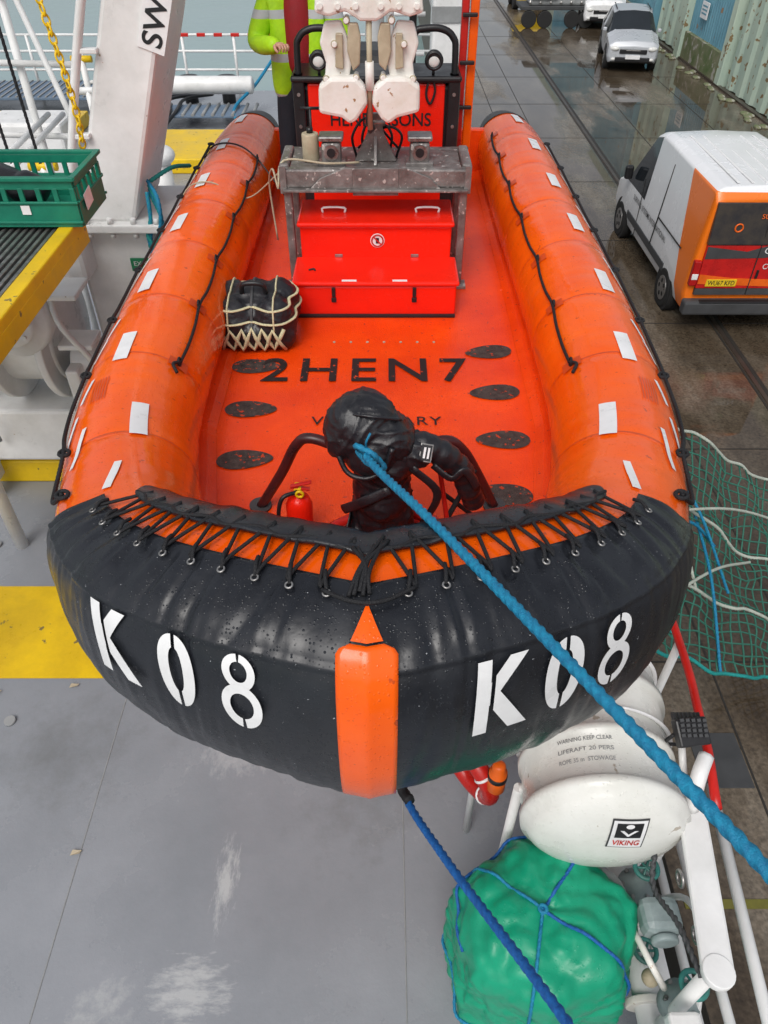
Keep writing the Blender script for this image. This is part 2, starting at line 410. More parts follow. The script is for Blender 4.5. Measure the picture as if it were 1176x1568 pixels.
HS=[(1.40,.02,-2.12),(1.5,.22,-2.28),(1.8,.5,-2.48),(2.3,.75,-2.66),(3,.9,-2.8),(4.5,.98,-2.85),(6,.98,-2.85),(7.2,.98,-2.82)]
V=[];F=[]
for y,w,kz in HS:
    zt=-2.13
    V+=[(BX-w,y,zt),(BX-w*.98,y,zt-(zt-kz)*.45),(BX-w*.5,y,kz+.14*w),(BX,y,kz),(BX+w*.5,y,kz+.14*w),(BX+w*.98,y,zt-(zt-kz)*.45),(BX+w,y,zt)]
for i in range(len(HS)-1):
    for k in range(6):a=i*7+k;F.append((a,a+1,a+8,a+7))
F.append(tuple(range((len(HS)-1)*7,len(HS)*7)))
newobj('hull',V,F,m_tube,boat)
FZ=-2.25
fl=[(0,1.75),(.45,1.85),(.70,2.05),(.84,2.4),(.96,2.9),(1.0,7.2)]
V=[(BX+x,y,FZ) for x,y in fl]+[(BX-x,y,FZ) for x,y in reversed(fl)]
newobj('cockpit_floor',V,[tuple(range(len(V)))],m_floor,boat)
for sg in(-1,1):
    V=[];F=[]
    q=[(.86,2.45),(.97,3.1),(1.0,7.0)]
    for x,y in q:V+=[(BX+sg*(x-.15),y,FZ+.003),(BX+sg*(x-.11),y,FZ+.03),(BX+sg*x,y,FZ+.04)]
    for i in range(2):
        for k in range(2):a=i*3+k;F.append((a,a+1,a+4,a+3))
    newobj('floor_edge_moulding',V,F,m_floor,boat)
text('floor_lettering','2HEN7',(-.108,3.66,FZ+.008),(1,0,0),(0,1,0),m_lett,boat,w=1.17,h=.25,off=.010,spacing=1.25)
text('floor_name','VOLUNTARY',(-.04,3.16,FZ+.008),(1,0,0),(0,1,0),m_lett,boat,w=.68,h=.075,off=.0,spacing=1.1)
text('floor_name','ARMY CORPS',(-.04,3.02,FZ+.008),(1,0,0),(0,1,0),m_lett,boat,w=.50,h=.065,off=.0)
for x,y,a,fl_ in((-.735,3.70,0,1),(-.707,3.27,0,1),(-.68,2.84,4,1),(.615,3.86,-6,-1),(.605,3.43,-4,-1),(.60,3.0,0,-1),(.55,2.58,4,-1)):
    V=[]
    for i in range(40):
        t=2*math.pi*i/40;cx_=math.cos(t);w_=.074*(1+.22*cx_*-1)
        V.append((x+fl_*(.138*cx_),y+w_*math.sin(t)+math.sin(R(a))*.138*cx_,FZ+.006))
    newobj('anti_slip_foot_pad',V,[tuple(range(40))],m_pad,boat)
for i in range(7):
    cyl('floor_bolt',(-.3+.1*i,3.98,FZ),(-.3+.1*i,3.98,FZ+.004),.008,m_tan,boat,seg=10)
def rb(name,c,s,mat,b=.012,rot=(0,0,0),p=boat):return box(name,c,s,mat,p,b,rot)
X0=BX-.01
rb('storage_box_lower',(X0,4.47,FZ+.105),(1.0,.34,.20),m_red)
rb('storage_lid_lower',(X0,4.47,FZ+.225),(1.03,.38,.03),m_red)
rb('storage_box_upper',(X0,4.85,FZ+.22),(.96,.40,.44),m_red)
rb('storage_lid_upper',(X0,4.83,FZ+.455),(.99,.42,.03),m_red)
rb('storage_box_kick',(X0,4.30,FZ+.012),(1.0,.03,.02),m_black,.003)
for x in(-.26,.24):
    rb('latch',(X0+x,4.293,FZ+.17),(.022,.012,.06),m_black,.003);rb('latch_catch',(X0+x,4.291,FZ+.12),(.03,.012,.03),m_black,.003)
    rb('lid_label',(X0+x*.62,4.30,FZ+.2425),(.09,.02,.003),m_wclean,0)
for x in(-.24,.25):
    rb('hinge',(X0+x,4.648,FZ+.25),(.05,.012,.02),m_steel,.003)
for x in(-.27,.33):
    pipe('lid_handle',[(X0+x-.07,4.80,FZ+.47),(X0+x-.065,4.80,FZ+.50),(X0+x+.065,4.80,FZ+.50),(X0+x+.07,4.80,FZ+.47)],.007,m_wclean,boat,res=3)
pipe('lid_scuff_cord',[(X0-.42,4.45,FZ+.243),(X0-.39,4.46,FZ+.245),(X0-.38,4.44,FZ+.245)],.006,m_black,boat)
ns=(X0+.01,4.646,FZ+.35)
cyl('no_step_sign',(ns[0],4.648,ns[2]),(ns[0],4.644,ns[2]),.045,m_wclean,boat)
torus('no_step_ring',(ns[0],4.642,ns[2]),.036,.005,m_dred,boat,axis='Y')
rb('no_step_bar',(ns[0],4.641,ns[2]),(.075,.004,.008),m_dred,0,(0,45,0))
rb('no_step_boot',(ns[0],4.6425,ns[2]),(.02,.003,.035),m_black,0)
fy0,fy1=4.74,5.14
rb('frame_front_beam',(X0,fy0,-1.545),(1.15,.06,.11),m_galv)
rb('frame_front_flange',(X0,fy0-.02,-1.607),(1.14,.1,.014),m_galv,.003)
rb('frame_back_beam',(X0,fy1,-1.545),(1.15,.06,.11),m_galv)
rb('frame_deck_plate',(X0,(fy0+fy1)/2,-1.50),(1.05,.42,.014),m_galv,.003)
for sg in(-1,1):
    rb('frame_side_beam',(X0+sg*.56,(fy0+fy1)/2,-1.53),(.06,.38,.12),m_galv)
    rb('frame_leg',(X0+sg*.545,fy0,-1.93),(.05,.05,.66),m_galv)
    rb('frame_leg',(X0+sg*.545,fy1,-1.93),(.05,.05,.66),m_galv)
    rb('frame_foot',(X0+sg*.545,fy0,FZ+.01),(.11,.11,.02),m_galv,.003)
    prism('frame_gusset',[(0,0),(sg*.26,0),(sg*.20,.06),(sg*.05,.12),(0,.12)],(X0+sg*.14,fy0-.036,-1.60),(1,0,0),(0,0,1),.012,m_galv,boat,.003)
    rb('frame_end_plate',(X0+sg*.565,fy0-.035,-1.55),(.04,.012,.16),m_galv,.003)
rb('frame_centre_plate',(X0+.0,fy0-.037,-1.56),(.28,.014,.16),m_galv,.003)
for sg in(-1,1):
    x=X0+sg*.27
    rb('bearing_block',(x,4.86,-1.43),(.12,.12,.13),m_galv,.02)
    cyl('bearing_bore',(x,4.79,-1.42),(x,4.80,-1.42),.045,m_steel,boat);cyl('bearing_hole',(x,4.785,-1.42),(x,4.80,-1.42),.026,m_black,boat)
    rb('bearing_cap',(x,4.86,-1.345),(.15,.13,.03),m_steel,.01)
    rb('bearing_foot',(x,4.86,-1.485),(.17,.15,.02),m_galv,.004)
prism('lifting_plate',[(-.13,0),(.13,0),(.05,.16),(.03,.27),(-.03,.27),(-.05,.16)],(X0,4.88,-1.49),(1,0,0),(0,0,1),.035,m_galv,boat)
prism('lifting_gusset',[(-.12,0),(.12,0),(.03,.16),(-.03,.16)],(X0,4.90,-1.49),(0,1,0),(0,0,1),.02,m_galv,boat)
cyl('lifting_pin',(X0-.06,4.88,-1.27),(X0+.06,4.88,-1.27),.022,m_steel,boat)
cyl('header_bottle',(X0-.40,4.88,-1.49),(X0-.40,4.88,-1.33),.052,m_tan,boat,b=.01);cyl('header_bottle_cap',(X0-.40,4.88,-1.33),(X0-.40,4.88,-1.30),.02,m_black,boat)
cyl('frame_handle',(X0-.40,4.98,-1.49),(X0-.40,4.98,-1.22),.008,m_black,boat);cyl('frame_handle_bar',(X0-.46,4.98,-1.22),(X0-.34,4.98,-1.22),.009,m_black,boat)
for k in range(6):
    pipe('hydraulic_hose',[(X0-.12+.05*k,4.95,-1.49),(X0-.14+.06*k,4.90,-1.35),(X0+.02*k-.04,4.92,-1.26-.01*k),(X0+.14-.05*k,5.0,-1.45)],.008,m_black,boat)
pipe('frame_rope',[(X0-.6,4.7,-1.6),(X0-.56,4.78,-1.46),(X0-.3,4.76,-1.47),(X0-.1,4.78,-1.47)],.007,m_tan,boat)
pipe('frame_rope_drop',[(X0-.6,4.7,-1.6),(X0-.63,4.75,-1.5),(X0-.68,4.9,-1.65),(X0-.66,4.9,-2.0)],.006,m_tan,boat)
rb('helm_console_body',(X0+.02,5.95,-1.75),(1.12,.50,1.0),m_black,.03)
rb('helm_console_panel',(X0+.0,5.685,-1.50),(.94,.03,.52),m_red,.01)
rb('helm_panel_lower',(X0+.0,5.69,-1.98),(.94,.02,.40),m_red,.01)
rb('helm_side',(X0+.53,5.70,-1.5),(.08,.10,.62),m_black,.01);rb('helm_side',(X0-.53,5.70,-1.5),(.08,.10,.62),m_black,.01)
for sg in(-1,1):
    for z in(-1.3,-1.5,-1.7):cyl('helm_side_bolt',(X0+sg*.53,5.648,z),(X0+sg*.53,5.64,z),.012,m_steel,boat,seg=8)
rb('helm_top_shelf',(X0,5.85,-1.21),(1.16,.42,.04),m_black,.015)
text('helm_lettering','HENDERSONS',(X0+.03,5.667,-1.46),(1,0,0),(0,0,1),m_black,boat,w=.70,h=.085,off=.01)
pipe('console_strap',[(X0+.36,5.66,-1.2),(X0+.34,5.66,-1.3),(X0+.37,5.66,-1.36),(X0+.40,5.66,-1.28),(X0+.38,5.66,-1.2)],.008,m_black,boat)
for sg in(-1,1):
    xo=X0+sg*.53;xi=X0+sg*.26
    pipe('roll_bar',[(xo,5.72,-1.7),(xo,5.72,-1.1),(xo-sg*.02,5.72,-.98),(xo-sg*.10,5.72,-.93),(xi+sg*.05,5.72,-.93),(xi,5.72,-.95),(xi-sg*.03,5.72,-1.05),(xi-sg*.03,5.72,-1.25)],.022,m_black,boat,res=5,seg=12)
    lc=(X0+sg*.385,5.66,-1.09)
    lathe('spot_lamp',[(.0,.03),(.02,.055),(.06,.062),(.065,.055)],(lc[0],lc[1]+.05,lc[2]),(0,-1,-.15),m_black,boat)
    ell('spot_lamp_lens',(lc[0],lc[1]-.008,lc[2]-.01),(.040,.014,.040),m_lens,boat)
    torus('spot_lamp_ring',(lc[0],lc[1]-.015,lc[2]-.01),.048,.010,m_black,boat,axis='Y')
    cyl('spot_lamp_stem',(lc[0],lc[1]+.03,lc[2]-.06),(lc[0],lc[1]+.03,-1.2),.01,m_black,boat)
rb('mast_post_orange',(X0+.60,5.95,-1.2),(.05,.06,2.1),m_dred,.01)
rb('mast_post_orange',(X0+.665,5.97,-1.2),(.06,.06,2.1),m_tube,.01)
for k in range(6):rb('mast_cleat',(X0+.63,5.90,-2.0+.28*k),(.10,.03,.025),m_black,.006)
rb('crew_seat',(X0,6.6,-1.85),(.5,.7,.6),m_black,.06)
rb('engine_cover',(X0,7.25,-1.7),(.6,.55,.8),m_dgrey,.1)
rb('transom',(X0,7.1,-2.2),(2.0,.08,.6),m_floor,.01)
for x in(-.3,.1,.28):
    pipe('aft_roll_frame',[(X0+x,7.0,-2.1),(X0+x,7.0,-.9),(X0+x*.8,7.1,-.6)],.03,m_white if x<.2 else m_black,boat)

def glyph8():
    V=[];F=[]
    def ring(cy,rx,ry,wx,wy,top):
        n=64;b0=len(V)
        for i in range(n+1):
            t=2*math.pi*i/n
            for k in range(4):
                f=k/3;V.append((math.cos(t)*(rx-wx*f),cy+math.sin(t)*(ry-wy*f),0 if top else .001))
        for i in range(n):
            xm=math.cos(2*math.pi*(i+.5)/n)*rx;s_=math.sin(2*math.pi*(i+.5)/n)
            if abs(xm)<.055 and ((top and s_>0) or (not top and s_<0)):continue
            for k in range(3):
                a=b0+i*4+k;F.append((a,a+1,a+5,a+4))
    ring(.245,.40,.255,.19,.11,True);ring(-.215,.50,.285,.21,.12,False)
    me=bpy.data.meshes.new('g8');me.from_pydata(V,[],F);return me
def bowletter(ch,s_c,wd,ph_c,dph):
    me=glyph8() if ch=='8' else textmesh(ch,1,1,.028 if ch=='0' else .04)
    bm=bmesh.new();bm.from_mesh(me)
    def cut(co,no):bmesh.ops.bisect_plane(bm,geom=bm.verts[:]+bm.edges[:]+bm.faces[:],plane_co=co,plane_no=no)
    if ch!='8':
        for i in range(-9,10):
            cut((i*.055+.001,0,0),(1,0,0));cut((0,i*.055+.001,0),(0,1,0))
    if ch=='0':
        for c in(-.05,.05):cut((c,0,0),(1,0,0))
        bmesh.ops.delete(bm,geom=[f for f in bm.faces if abs(f.calc_center_median().x)<.049],context='FACES')
    elif ch=='K':
        for c in(-.24,-.17):cut((c,0,0),(1,0,0))
        bmesh.ops.delete(bm,geom=[f for f in bm.faces if -.24<f.calc_center_median().x<-.17],context='FACES')
    sg=1 if s_c>0 else -1
    for v in bm.verts:
        xt=abs(s_c+v.co.x*wd);ph=ph_c-v.co.y*dph;ex=v.co.z
        lo,hi=.0,1.3
        for _ in range(18):
            m=(lo+hi)/2
            if abs(tp0(m,ph).x-BX)<xt:lo=m
            else:hi=m
        v.co=tp(sg*lo,ph,.026+ex)
    bm.to_mesh(me);bm.free();me.materials.clear();me.materials.append(m_wclean)
    ob=bpy.data.objects.new('hull_number_'+ch,me);S.collection.objects.link(ob);par(ob,boat)
for ch,x,w,pc in(('K',-.70,.135,156),('0',-.50,.105,156),('8',-.32,.11,156),('K',.345,.15,158),('0',.515,.11,158),('8',.675,.10,157)):
    bowletter(ch,x,w,pc,34)

hoop=grp('bow_rail',(BX,2.45,-2.2))
pipe('hoop',[(-.56,2.50,FZ),(-.44,2.46,-2.02),(-.36,2.42,-1.84),(-.29,2.40,-1.79),(-.12,2.38,-1.84),(.08,2.38,-1.84),(.24,2.40,-1.80),(.32,2.42,-1.86),(.40,2.46,-2.02),(.50,2.50,FZ)],.022,m_maroon,hoop,seg=14)
cyl('sampson_post',(-.03,2.25,FZ),(-.03,2.22,-1.6),.035,m_maroon,hoop)
for x in(-.56,.5):cyl('hoop_base',(x,2.5,FZ),(x,2.5,FZ+.015),.05,m_dgrey,hoop)
pipe('mooring_line_coil',[(-.27,2.2,-2.2),(-.1,2.13,-2.17),(.1,2.18,-2.18),(.2,2.3,-2.2),(0,2.4,-2.2),(-.2,2.33,-2.2)],.022,m_dred,hoop,closed=True,twist=60)
pipe('mooring_line_coil',[(-.2,2.15,-2.15),(-.05,2.1,-2.13),(.15,2.14,-2.14),(.28,2.24,-2.16),(.1,2.36,-2.15),(-.1,2.3,-2.15)],.02,m_dred,hoop,closed=True,twist=60)
pipe('stay',[(.38,2.4,-1.95),(.2,2.2,-2.2)],.012,m_brope,hoop);pipe('stay',[(.1,2.35,-1.9),(.42,2.35,-2.2)],.010,m_brope,hoop);pipe('stay',[(.22,2.3,-1.85),(.28,2.2,-2.2)],.010,m_dred,hoop)
jk=grp('hooded_jacket',(-.03,2.2,-1.8))
def blob(name,parts,vox,mat,p,disp=.02,dsc=.12,it=4,fold=0):
    bm=bmesh.new()
    for c,r,rot in parts:
        mt=Matrix.Translation(c)@(Matrix.Rotation(R(rot[1]),4,'Y')@Matrix.Rotation(R(rot[0]),4,'X'))@Matrix.Diagonal((*r,1))
        bmesh.ops.create_icosphere(bm,subdivisions=3,radius=1,matrix=mt)
    me=bpy.data.meshes.new(name);bm.to_mesh(me);bm.free()
    o=bpy.data.objects.new(name,me);S.collection.objects.link(o)
    r=o.modifiers.new('r','REMESH');r.mode='VOXEL';r.voxel_size=vox;r.use_smooth_shade=True
    s=o.modifiers.new('s','SMOOTH');s.iterations=it;s.factor=.6
    dg=bpy.context.evaluated_depsgraph_get();m2=bpy.data.meshes.new_from_object(o.evaluated_get(dg))
    bpy.data.objects.remove(o)
    m2.materials.clear();m2.materials.append(mat)
    nn=[v.normal.copy() for v in m2.vertices]
    for v,n in zip(m2.vertices,nn):
        q=v.co
        a=noise.noise(q/dsc)*disp
        f=1-abs(noise.noise(Vector((q.x*13+3*noise.noise(q*5),q.y*13,q.z*4))))*3
        f2=1-abs(noise.noise(Vector((q.x*9+5,q.y*9,q.z*22+4*q.x))))*3.2
        v.co=q+n*(a+fold*(max(0,f)**2+.6*max(0,f2)**2))
    m2.polygons.foreach_set('use_smooth',[True]*len(m2.polygons))
    o=bpy.data.objects.new(name,m2);S.collection.objects.link(o);par(o,p);return o
blob('jacket_hood',[((-.085,2.20,-1.555),(.125,.13,.10),(0,-12)),((-.12,2.18,-1.60),(.10,.11,.10),(0,0)),((.01,2.17,-1.60),(.11,.11,.085),(0,28)),((-.04,2.13,-1.65),(.10,.09,.09),(0,0))],.007,m_fabric,jk,.010,.10,6,.006)
blob('jacket_body',[((.0,2.17,-1.70),(.11,.10,.13),(0,10)),((-.01,2.18,-1.85),(.11,.10,.20),(0,0)),((-.0,2.2,-2.0),(.12,.10,.20),(0,0)),((-.02,2.2,-2.12),(.14,.1,.12),(0,0)),((.10,2.18,-1.67),(.08,.08,.06),(0,0))],.008,m_fabric,jk,.012,.09,8,.012)
pipe('jacket_sleeve',[(.05,2.17,-1.66),(.14,2.18,-1.66),(.22,2.18,-1.70),(.29,2.19,-1.78),(.33,2.2,-1.88),(.36,2.22,-1.97)],.05,m_fabric,jk,seg=20,res=12,rad=lambda t:.056-.014*t+.002*math.sin(t*34)+.002*math.sin(t*71))
pipe('jacket_hood_rim',[(-.17,2.10,-1.62),(-.13,2.06,-1.69),(-.06,2.04,-1.70),(.0,2.05,-1.66),(.03,2.06,-1.58)],.010,m_fabric,jk)
pipe('jacket_hood_panel_seam',[(-.19,2.2,-1.54),(-.12,2.13,-1.485),(-.03,2.10,-1.475),(.06,2.14,-1.515)],.006,m_fabric,jk)
prism('jacket_tag',[(-.024,-.034),(.024,-.034),(.024,.034),(-.024,.034)],(.152,2.118,-1.645),(1,0,-.2),(.15,.5,.7),.004,m_steel,jk,.002)
prism('jacket_tag_mark',[(-.019,-.029),(.019,-.029),(.019,.029),(-.019,.029)],(.152,2.1155,-1.643),(1,0,-.2),(.15,.5,.7),.004,m_black,jk,.0)
prism('jacket_tag_stripe',[(-.010,-.02),(-.002,-.02),(-.002,.02),(-.010,.02)],(.152,2.113,-1.6415),(1,0,-.2),(.15,.5,.7),.003,m_wclean,jk,.0)
prism('jacket_tag_stripe',[(.005,-.02),(.012,-.02),(.012,.02),(.005,.02)],(.152,2.113,-1.6415),(1,0,-.2),(.15,.5,.7),.003,m_wclean,jk,.0)
pipe('jacket_strap',[(-.16,2.15,-1.95),(-.08,2.08,-1.85),(.02,2.07,-1.78)],.02,m_fabric,jk,sx=.3)
pipe('jacket_buckle_strap',[(-.13,2.2,-2.0),(-.15,2.12,-2.1),(-.1,2.1,-2.2)],.02,m_fabric,jk,sx=.3)
pipe('jacket_strap_long',[(.10,2.1,-1.70),(.20,2.1,-1.82),(.16,2.12,-1.98),(.10,2.14,-2.12)],.016,m_fabric,jk,sx=.3)
pipe('jacket_sleeve_loop',[(.18,2.14,-1.72),(.25,2.11,-1.76),(.30,2.12,-1.73),(.36,2.15,-1.84)],.016,m_fabric,jk,sx=.4)
r1=grp('blue_mooring_rope',(0,1.9,-1.5))
pipe('rope',[(-.062,1.99,-1.56),(.0,1.83,-1.515),(.18,1.42,-1.40),(.6,.47,-1.19),(.95,-.32,-1.05)],.0125,m_blue,r1,twist=70,res=30,amp=.22)
pipe('rope_hitch',[(-.10,2.08,-1.60),(-.05,2.02,-1.62),(-.03,1.99,-1.56),(-.09,2.02,-1.54),(-.09,2.06,-1.58),(-.03,2.05,-1.61),(0,2.03,-1.64),(-.02,2.06,-1.68)],.010,m_blue,r1,twist=70)
pipe('rope_tail',[(-.06,2.02,-1.55),(-.06,1.99,-1.50),(-.045,2.0,-1.47)],.004,m_blue,r1)
r2=grp('bow_painter_rope',(.0,1.2,-2.3))
pipe('rope',[(.01,1.36,-2.20),(.06,1.20,-2.35),(.18,.92,-2.22),(.4,.434,-1.90),(.6,-.05,-1.62)],.0115,m_dblue,r2,twist=70,res=20,amp=.22)
pipe('rope_whipping',[(.03,1.27,-2.28),(.06,1.20,-2.345),(.085,1.15,-2.33)],.017,m_brope,r2,twist=90)
fe=grp('fire_extinguisher',(-.36,2.3,FZ))
EX=(-.355,2.29)
lathe('cylinder',[(0,.050),(.01,.056),(.19,.056),(.225,.042),(.24,.018),(.26,.018)],(EX[0],EX[1],FZ),(0,.1,1),m_red,fe,24)
box('valve_head',(EX[0],EX[1]+.03,-1.985),(.032,.045,.03),m_yel,fe,.005)
box('lever',(EX[0]+.015,EX[1]+.02,-1.955),(.09,.02,.008),m_dred,fe,.003,(0,-15,0));box('lever',(EX[0]+.01,EX[1]+.02,-1.975),(.08,.02,.008),m_dred,fe,.003,(0,10,0))
pipe('hose',[(EX[0],EX[1],-1.98),(EX[0]-.06,EX[1]-.03,-1.99),(EX[0]-.08,EX[1]-.05,-2.08),(EX[0]-.06,EX[1]-.05,-2.16)],.009,m_black,fe)
torus('gauge',(EX[0]+.01,EX[1]-.01,-1.985),.014,.006,m_yel,fe,axis='Y')
# netted kit bag: straps laid on the bag's own surface
nb=grp('netted_kit_bag',(-.76,4.0,FZ))
bag=blob('bag_body',[((-.87,3.98,FZ+.14),(.14,.15,.16),(0,0)),((-.65,3.98,FZ+.14),(.14,.15,.16),(0,0)),((-.76,4.08,FZ+.17),(.22,.20,.16),(0,0)),((-.9,4.13,FZ+.16),(.12,.14,.16),(0,0)),((-.62,4.13,FZ+.17),(.12,.14,.16),(0,0)),((-.76,3.94,FZ+.10),(.20,.11,.11),(0,0)),((-.90,3.92,FZ+.09),(.1,.08,.1),(0,0)),((-.62,3.92,FZ+.09),(.1,.08,.1),(0,0)),((-.88,3.95,FZ+.22),(.11,.1,.08),(0,0)),((-.64,3.95,FZ+.22),(.11,.1,.08),(0,0))],.012,m_fabric,nb,.012,.08,4,.006)
bt=BVHTree.FromPolygons([v.co.copy() for v in bag.data.vertices],[tuple(f.vertices) for f in bag.data.polygons])
BC=Vector((-.76,4.04,FZ+.15))
def onbag(o_,d_,off=.004):
    h=bt.ray_cast(Vector(o_),Vector(d_).normalized())
    return h[0]+h[1]*off if h[0] is not None else None
for z in(.19,.26):
    pts=[onbag(BC+Vector((math.cos(R(a)),math.sin(R(a)),0))+Vector((0,0,z-.15)),(-math.cos(R(a)),-math.sin(R(a)),0)) for a in range(0,360,12)]
    pipe('strap_ring',[q for q in pts if q],.006,m_wrope,nb,closed=True,sx=1.7,res=2)
for x in(-.13,0,.13):
    pts=[onbag(BC+Vector((x,-math.cos(R(a)),math.sin(R(a)))),(0,math.cos(R(a)),-math.sin(R(a)))) for a in range(0,170,9)]
    pipe('strap_over',[q for q in pts if q],.0055,m_wrope if x else m_dgrey,nb,sx=1.7,res=2)
for off_,lo_,sgn in((.008,.03,1),(.012,.16,-1)):
    zz=[]
    for k in range(19):
        t=k/18;x=-.94+.36*t;ph_=(t*3)%1;z=lo_+sgn*.13*(2*abs(ph_-.5))
        q=onbag((x,3.0,FZ+z),(0,1,0),off_)
        if q:zz.append(q)
    pipe('net_zigzag',zz,.008,m_wrope,nb,res=1,sx=1.4)
pipe('carry_handle',[(-.82,4.0,FZ+.31),(-.80,3.98,FZ+.37),(-.70,3.98,FZ+.37),(-.68,4.0,FZ+.31)],.014,m_black,nb)
pipe('loose_cord',[(-.95,3.85,FZ+.02),(-1.02,3.75,FZ+.03),(-.98,3.8,FZ+.1)],.008,m_brope,nb)

dh=grp('davit_lifting_hook',(-.075,4.75,-1.2))
K1,K2=.00375,.0032
def H(px,py):return((px-568)*K1,(180-py)*K2)
HO=Vector((-.08,4.72,-1.21))
def hk(name,pl,dy,th,mat,b=.01):
    return prism(name,[H(*q) for q in pl],HO+Vector((0,dy,0)),(1,0,0),(0,0,1),th,mat,dh,b)
hk('flap',[(492,122),(510,108),(548,108),(562,124),(565,150),(548,176),(538,183),(525,172),(491,165)],-.05,.10,m_rust,.02)
hk('flap',[(643,122),(625,108),(592,108),(574,124),(571,150),(585,174),(596,183),(610,172),(643,163)],-.05,.10,m_rust,.02)
for sg in(-1,1):
    f=lambda q:(568+sg*(q[0]-568),q[1])
    hk('side_plate',[f(q) for q in[(608,28),(632,30),(640,60),(632,90),(636,122),(600,120),(594,90),(600,50)]],-.02,.05,m_rust,.012)
    hk('link',[f(q) for q in[(584,30),(598,30),(600,70),(592,100),(582,90),(580,50)]],-.06,.04,m_tan,.008)
    hk('link_outer',[f(q) for q in[(606,45),(616,45),(618,95),(606,98)]],-.055,.04,m_tan,.006)
    for a,b in((600,26),(632,112),(588,110),(618,60)):
        u,w=H(568+sg*(a-568),b);cyl('bolt',HO+Vector((u,-.09,w)),HO+Vector((u,.02,w)),.014,m_rust,dh,b=.003)
        torus('bolt_washer',HO+Vector((u,-.075,w)),.016,.004,m_tan,dh,axis='Y')
hk('crosshead',[(494,-8),(642,-8),(645,14),(625,20),(600,12),(580,26),(556,26),(535,12),(512,20),(492,14)],-.05,.12,m_rust,.015)
for x in(500,525,550,585,610,635):
    u,w=H(x,5);cyl('crosshead_bolt',HO+Vector((u,-.125,w)),HO+Vector((u,-.1,w)),.016,m_rust,dh,b=.003)
hk('upper_block',[(520,-60),(616,-60),(622,-8),(514,-8)],0,.2,m_rust,.02)
cyl('centre_rod',HO+Vector((0,-.08,.52)),HO+Vector((0,-.03,-.05)),.015,m_tan,dh)
cyl('centre_shank',HO+Vector((0,-.06,.30)),HO+Vector((0,-.05,.16)),.024,m_rust,dh)
torus('hook_ring',HO+Vector((0,.02,-.03)),.04,.016,m_dgrey,dh,axis='X')
cyl('hoist_wire',HO+Vector((0,0,.75)),HO+Vector((0,0,2.4)),.014,m_steel,dh)
pipe('pennant',[HO+Vector((0,-.02,.05)),HO+Vector((-.01,.02,-.02)),HO+Vector((.01,.1,-.08))],.02,m_dgrey,dh)

# ------------------------------------------------------------------ person
pn=grp('standing_person',(-.56,6.15,FZ))
PX,PY=-.61,6.2
def skinm(name,V,E,Rd,mat,root=0,sub=2):
    me=bpy.data.meshes.new(name);me.from_pydata(V,E,[]);me.materials.append(mat)
    o=bpy.data.objects.new(name,me);S.collection.objects.link(o);par(o,pn)
    o.modifiers.new('k','SKIN').use_smooth_shade=True
    for i,r in enumerate(Rd):
        d=me.skin_vertices[0].data[i];d.radius=r if isinstance(r,tuple) else (r,r);d.use_root=(i==root)
    su=o.modifiers.new('u','SUBSURF');su.levels=sub;su.render_levels=sub
    return o
m_hv=M('hi_vis_jacket',(.46,.78,.01),.6,c2=(.32,.60,.01),scale=9,bump=.6,bscale=18)
nt=m_hv.node_tree;N=nt.nodes;L=nt.links;b=N['Principled BSDF']
src=b.inputs['Base Color'].links[0].from_socket
tc=N.new('ShaderNodeTexCoord');sp_=N.new('ShaderNodeSeparateXYZ');L.new(tc.outputs['Object'],sp_.inputs[0])
mt=N.new('ShaderNodeMath');mt.operation='PINGPONG';mt.inputs[1].default_value=.13;L.new(sp_.outputs['Z'],mt.inputs[0])
gt=N.new('ShaderNodeMath');gt.operation='GREATER_THAN';gt.inputs[1].default_value=.104;L.new(mt.outputs[0],gt.inputs[0])
mx=N.new('ShaderNodeMixRGB');mx.inputs[2].default_value=(.45,.47,.48,1);L.new(gt.outputs[0],mx.inputs[0]);L.new(src,mx.inputs[1]);L.new(mx.outputs[0],b.inputs['Base Color'])
z0=FZ
skinm('trousers',[(PX,PY,z0+.92),(PX-.10,PY,z0+.86),(PX-.12,PY-.03,z0+.48),(PX-.13,PY,z0+.10),(PX+.10,PY,z0+.86),(PX+.12,PY-.03,z0+.48),(PX+.13,PY,z0+.10),(PX,PY,z0+1.1)],[(0,1),(1,2),(2,3),(0,4),(4,5),(5,6),(0,7)],[(.17,.12),.11,.085,.075,.11,.085,.075,(.16,.11)],m_navy)
for sg in(-1,1):
    ell('boot',(PX+sg*.13,PY-.07,z0+.05),(.055,.14,.055),m_black,pn,fn=lambda q:Vector((q.x,q.y,q.z if q.z>-.8 else -.8)))
skinm('inner_overall',[(PX,PY-.015,z0+.95),(PX,PY-.02,z0+1.2),(PX,PY-.02,z0+1.42),(PX,PY,z0+1.52)],[(0,1),(1,2),(2,3)],[(.13,.12),(.12,.125),(.11,.105),(.06,.06)],m_vest_r)
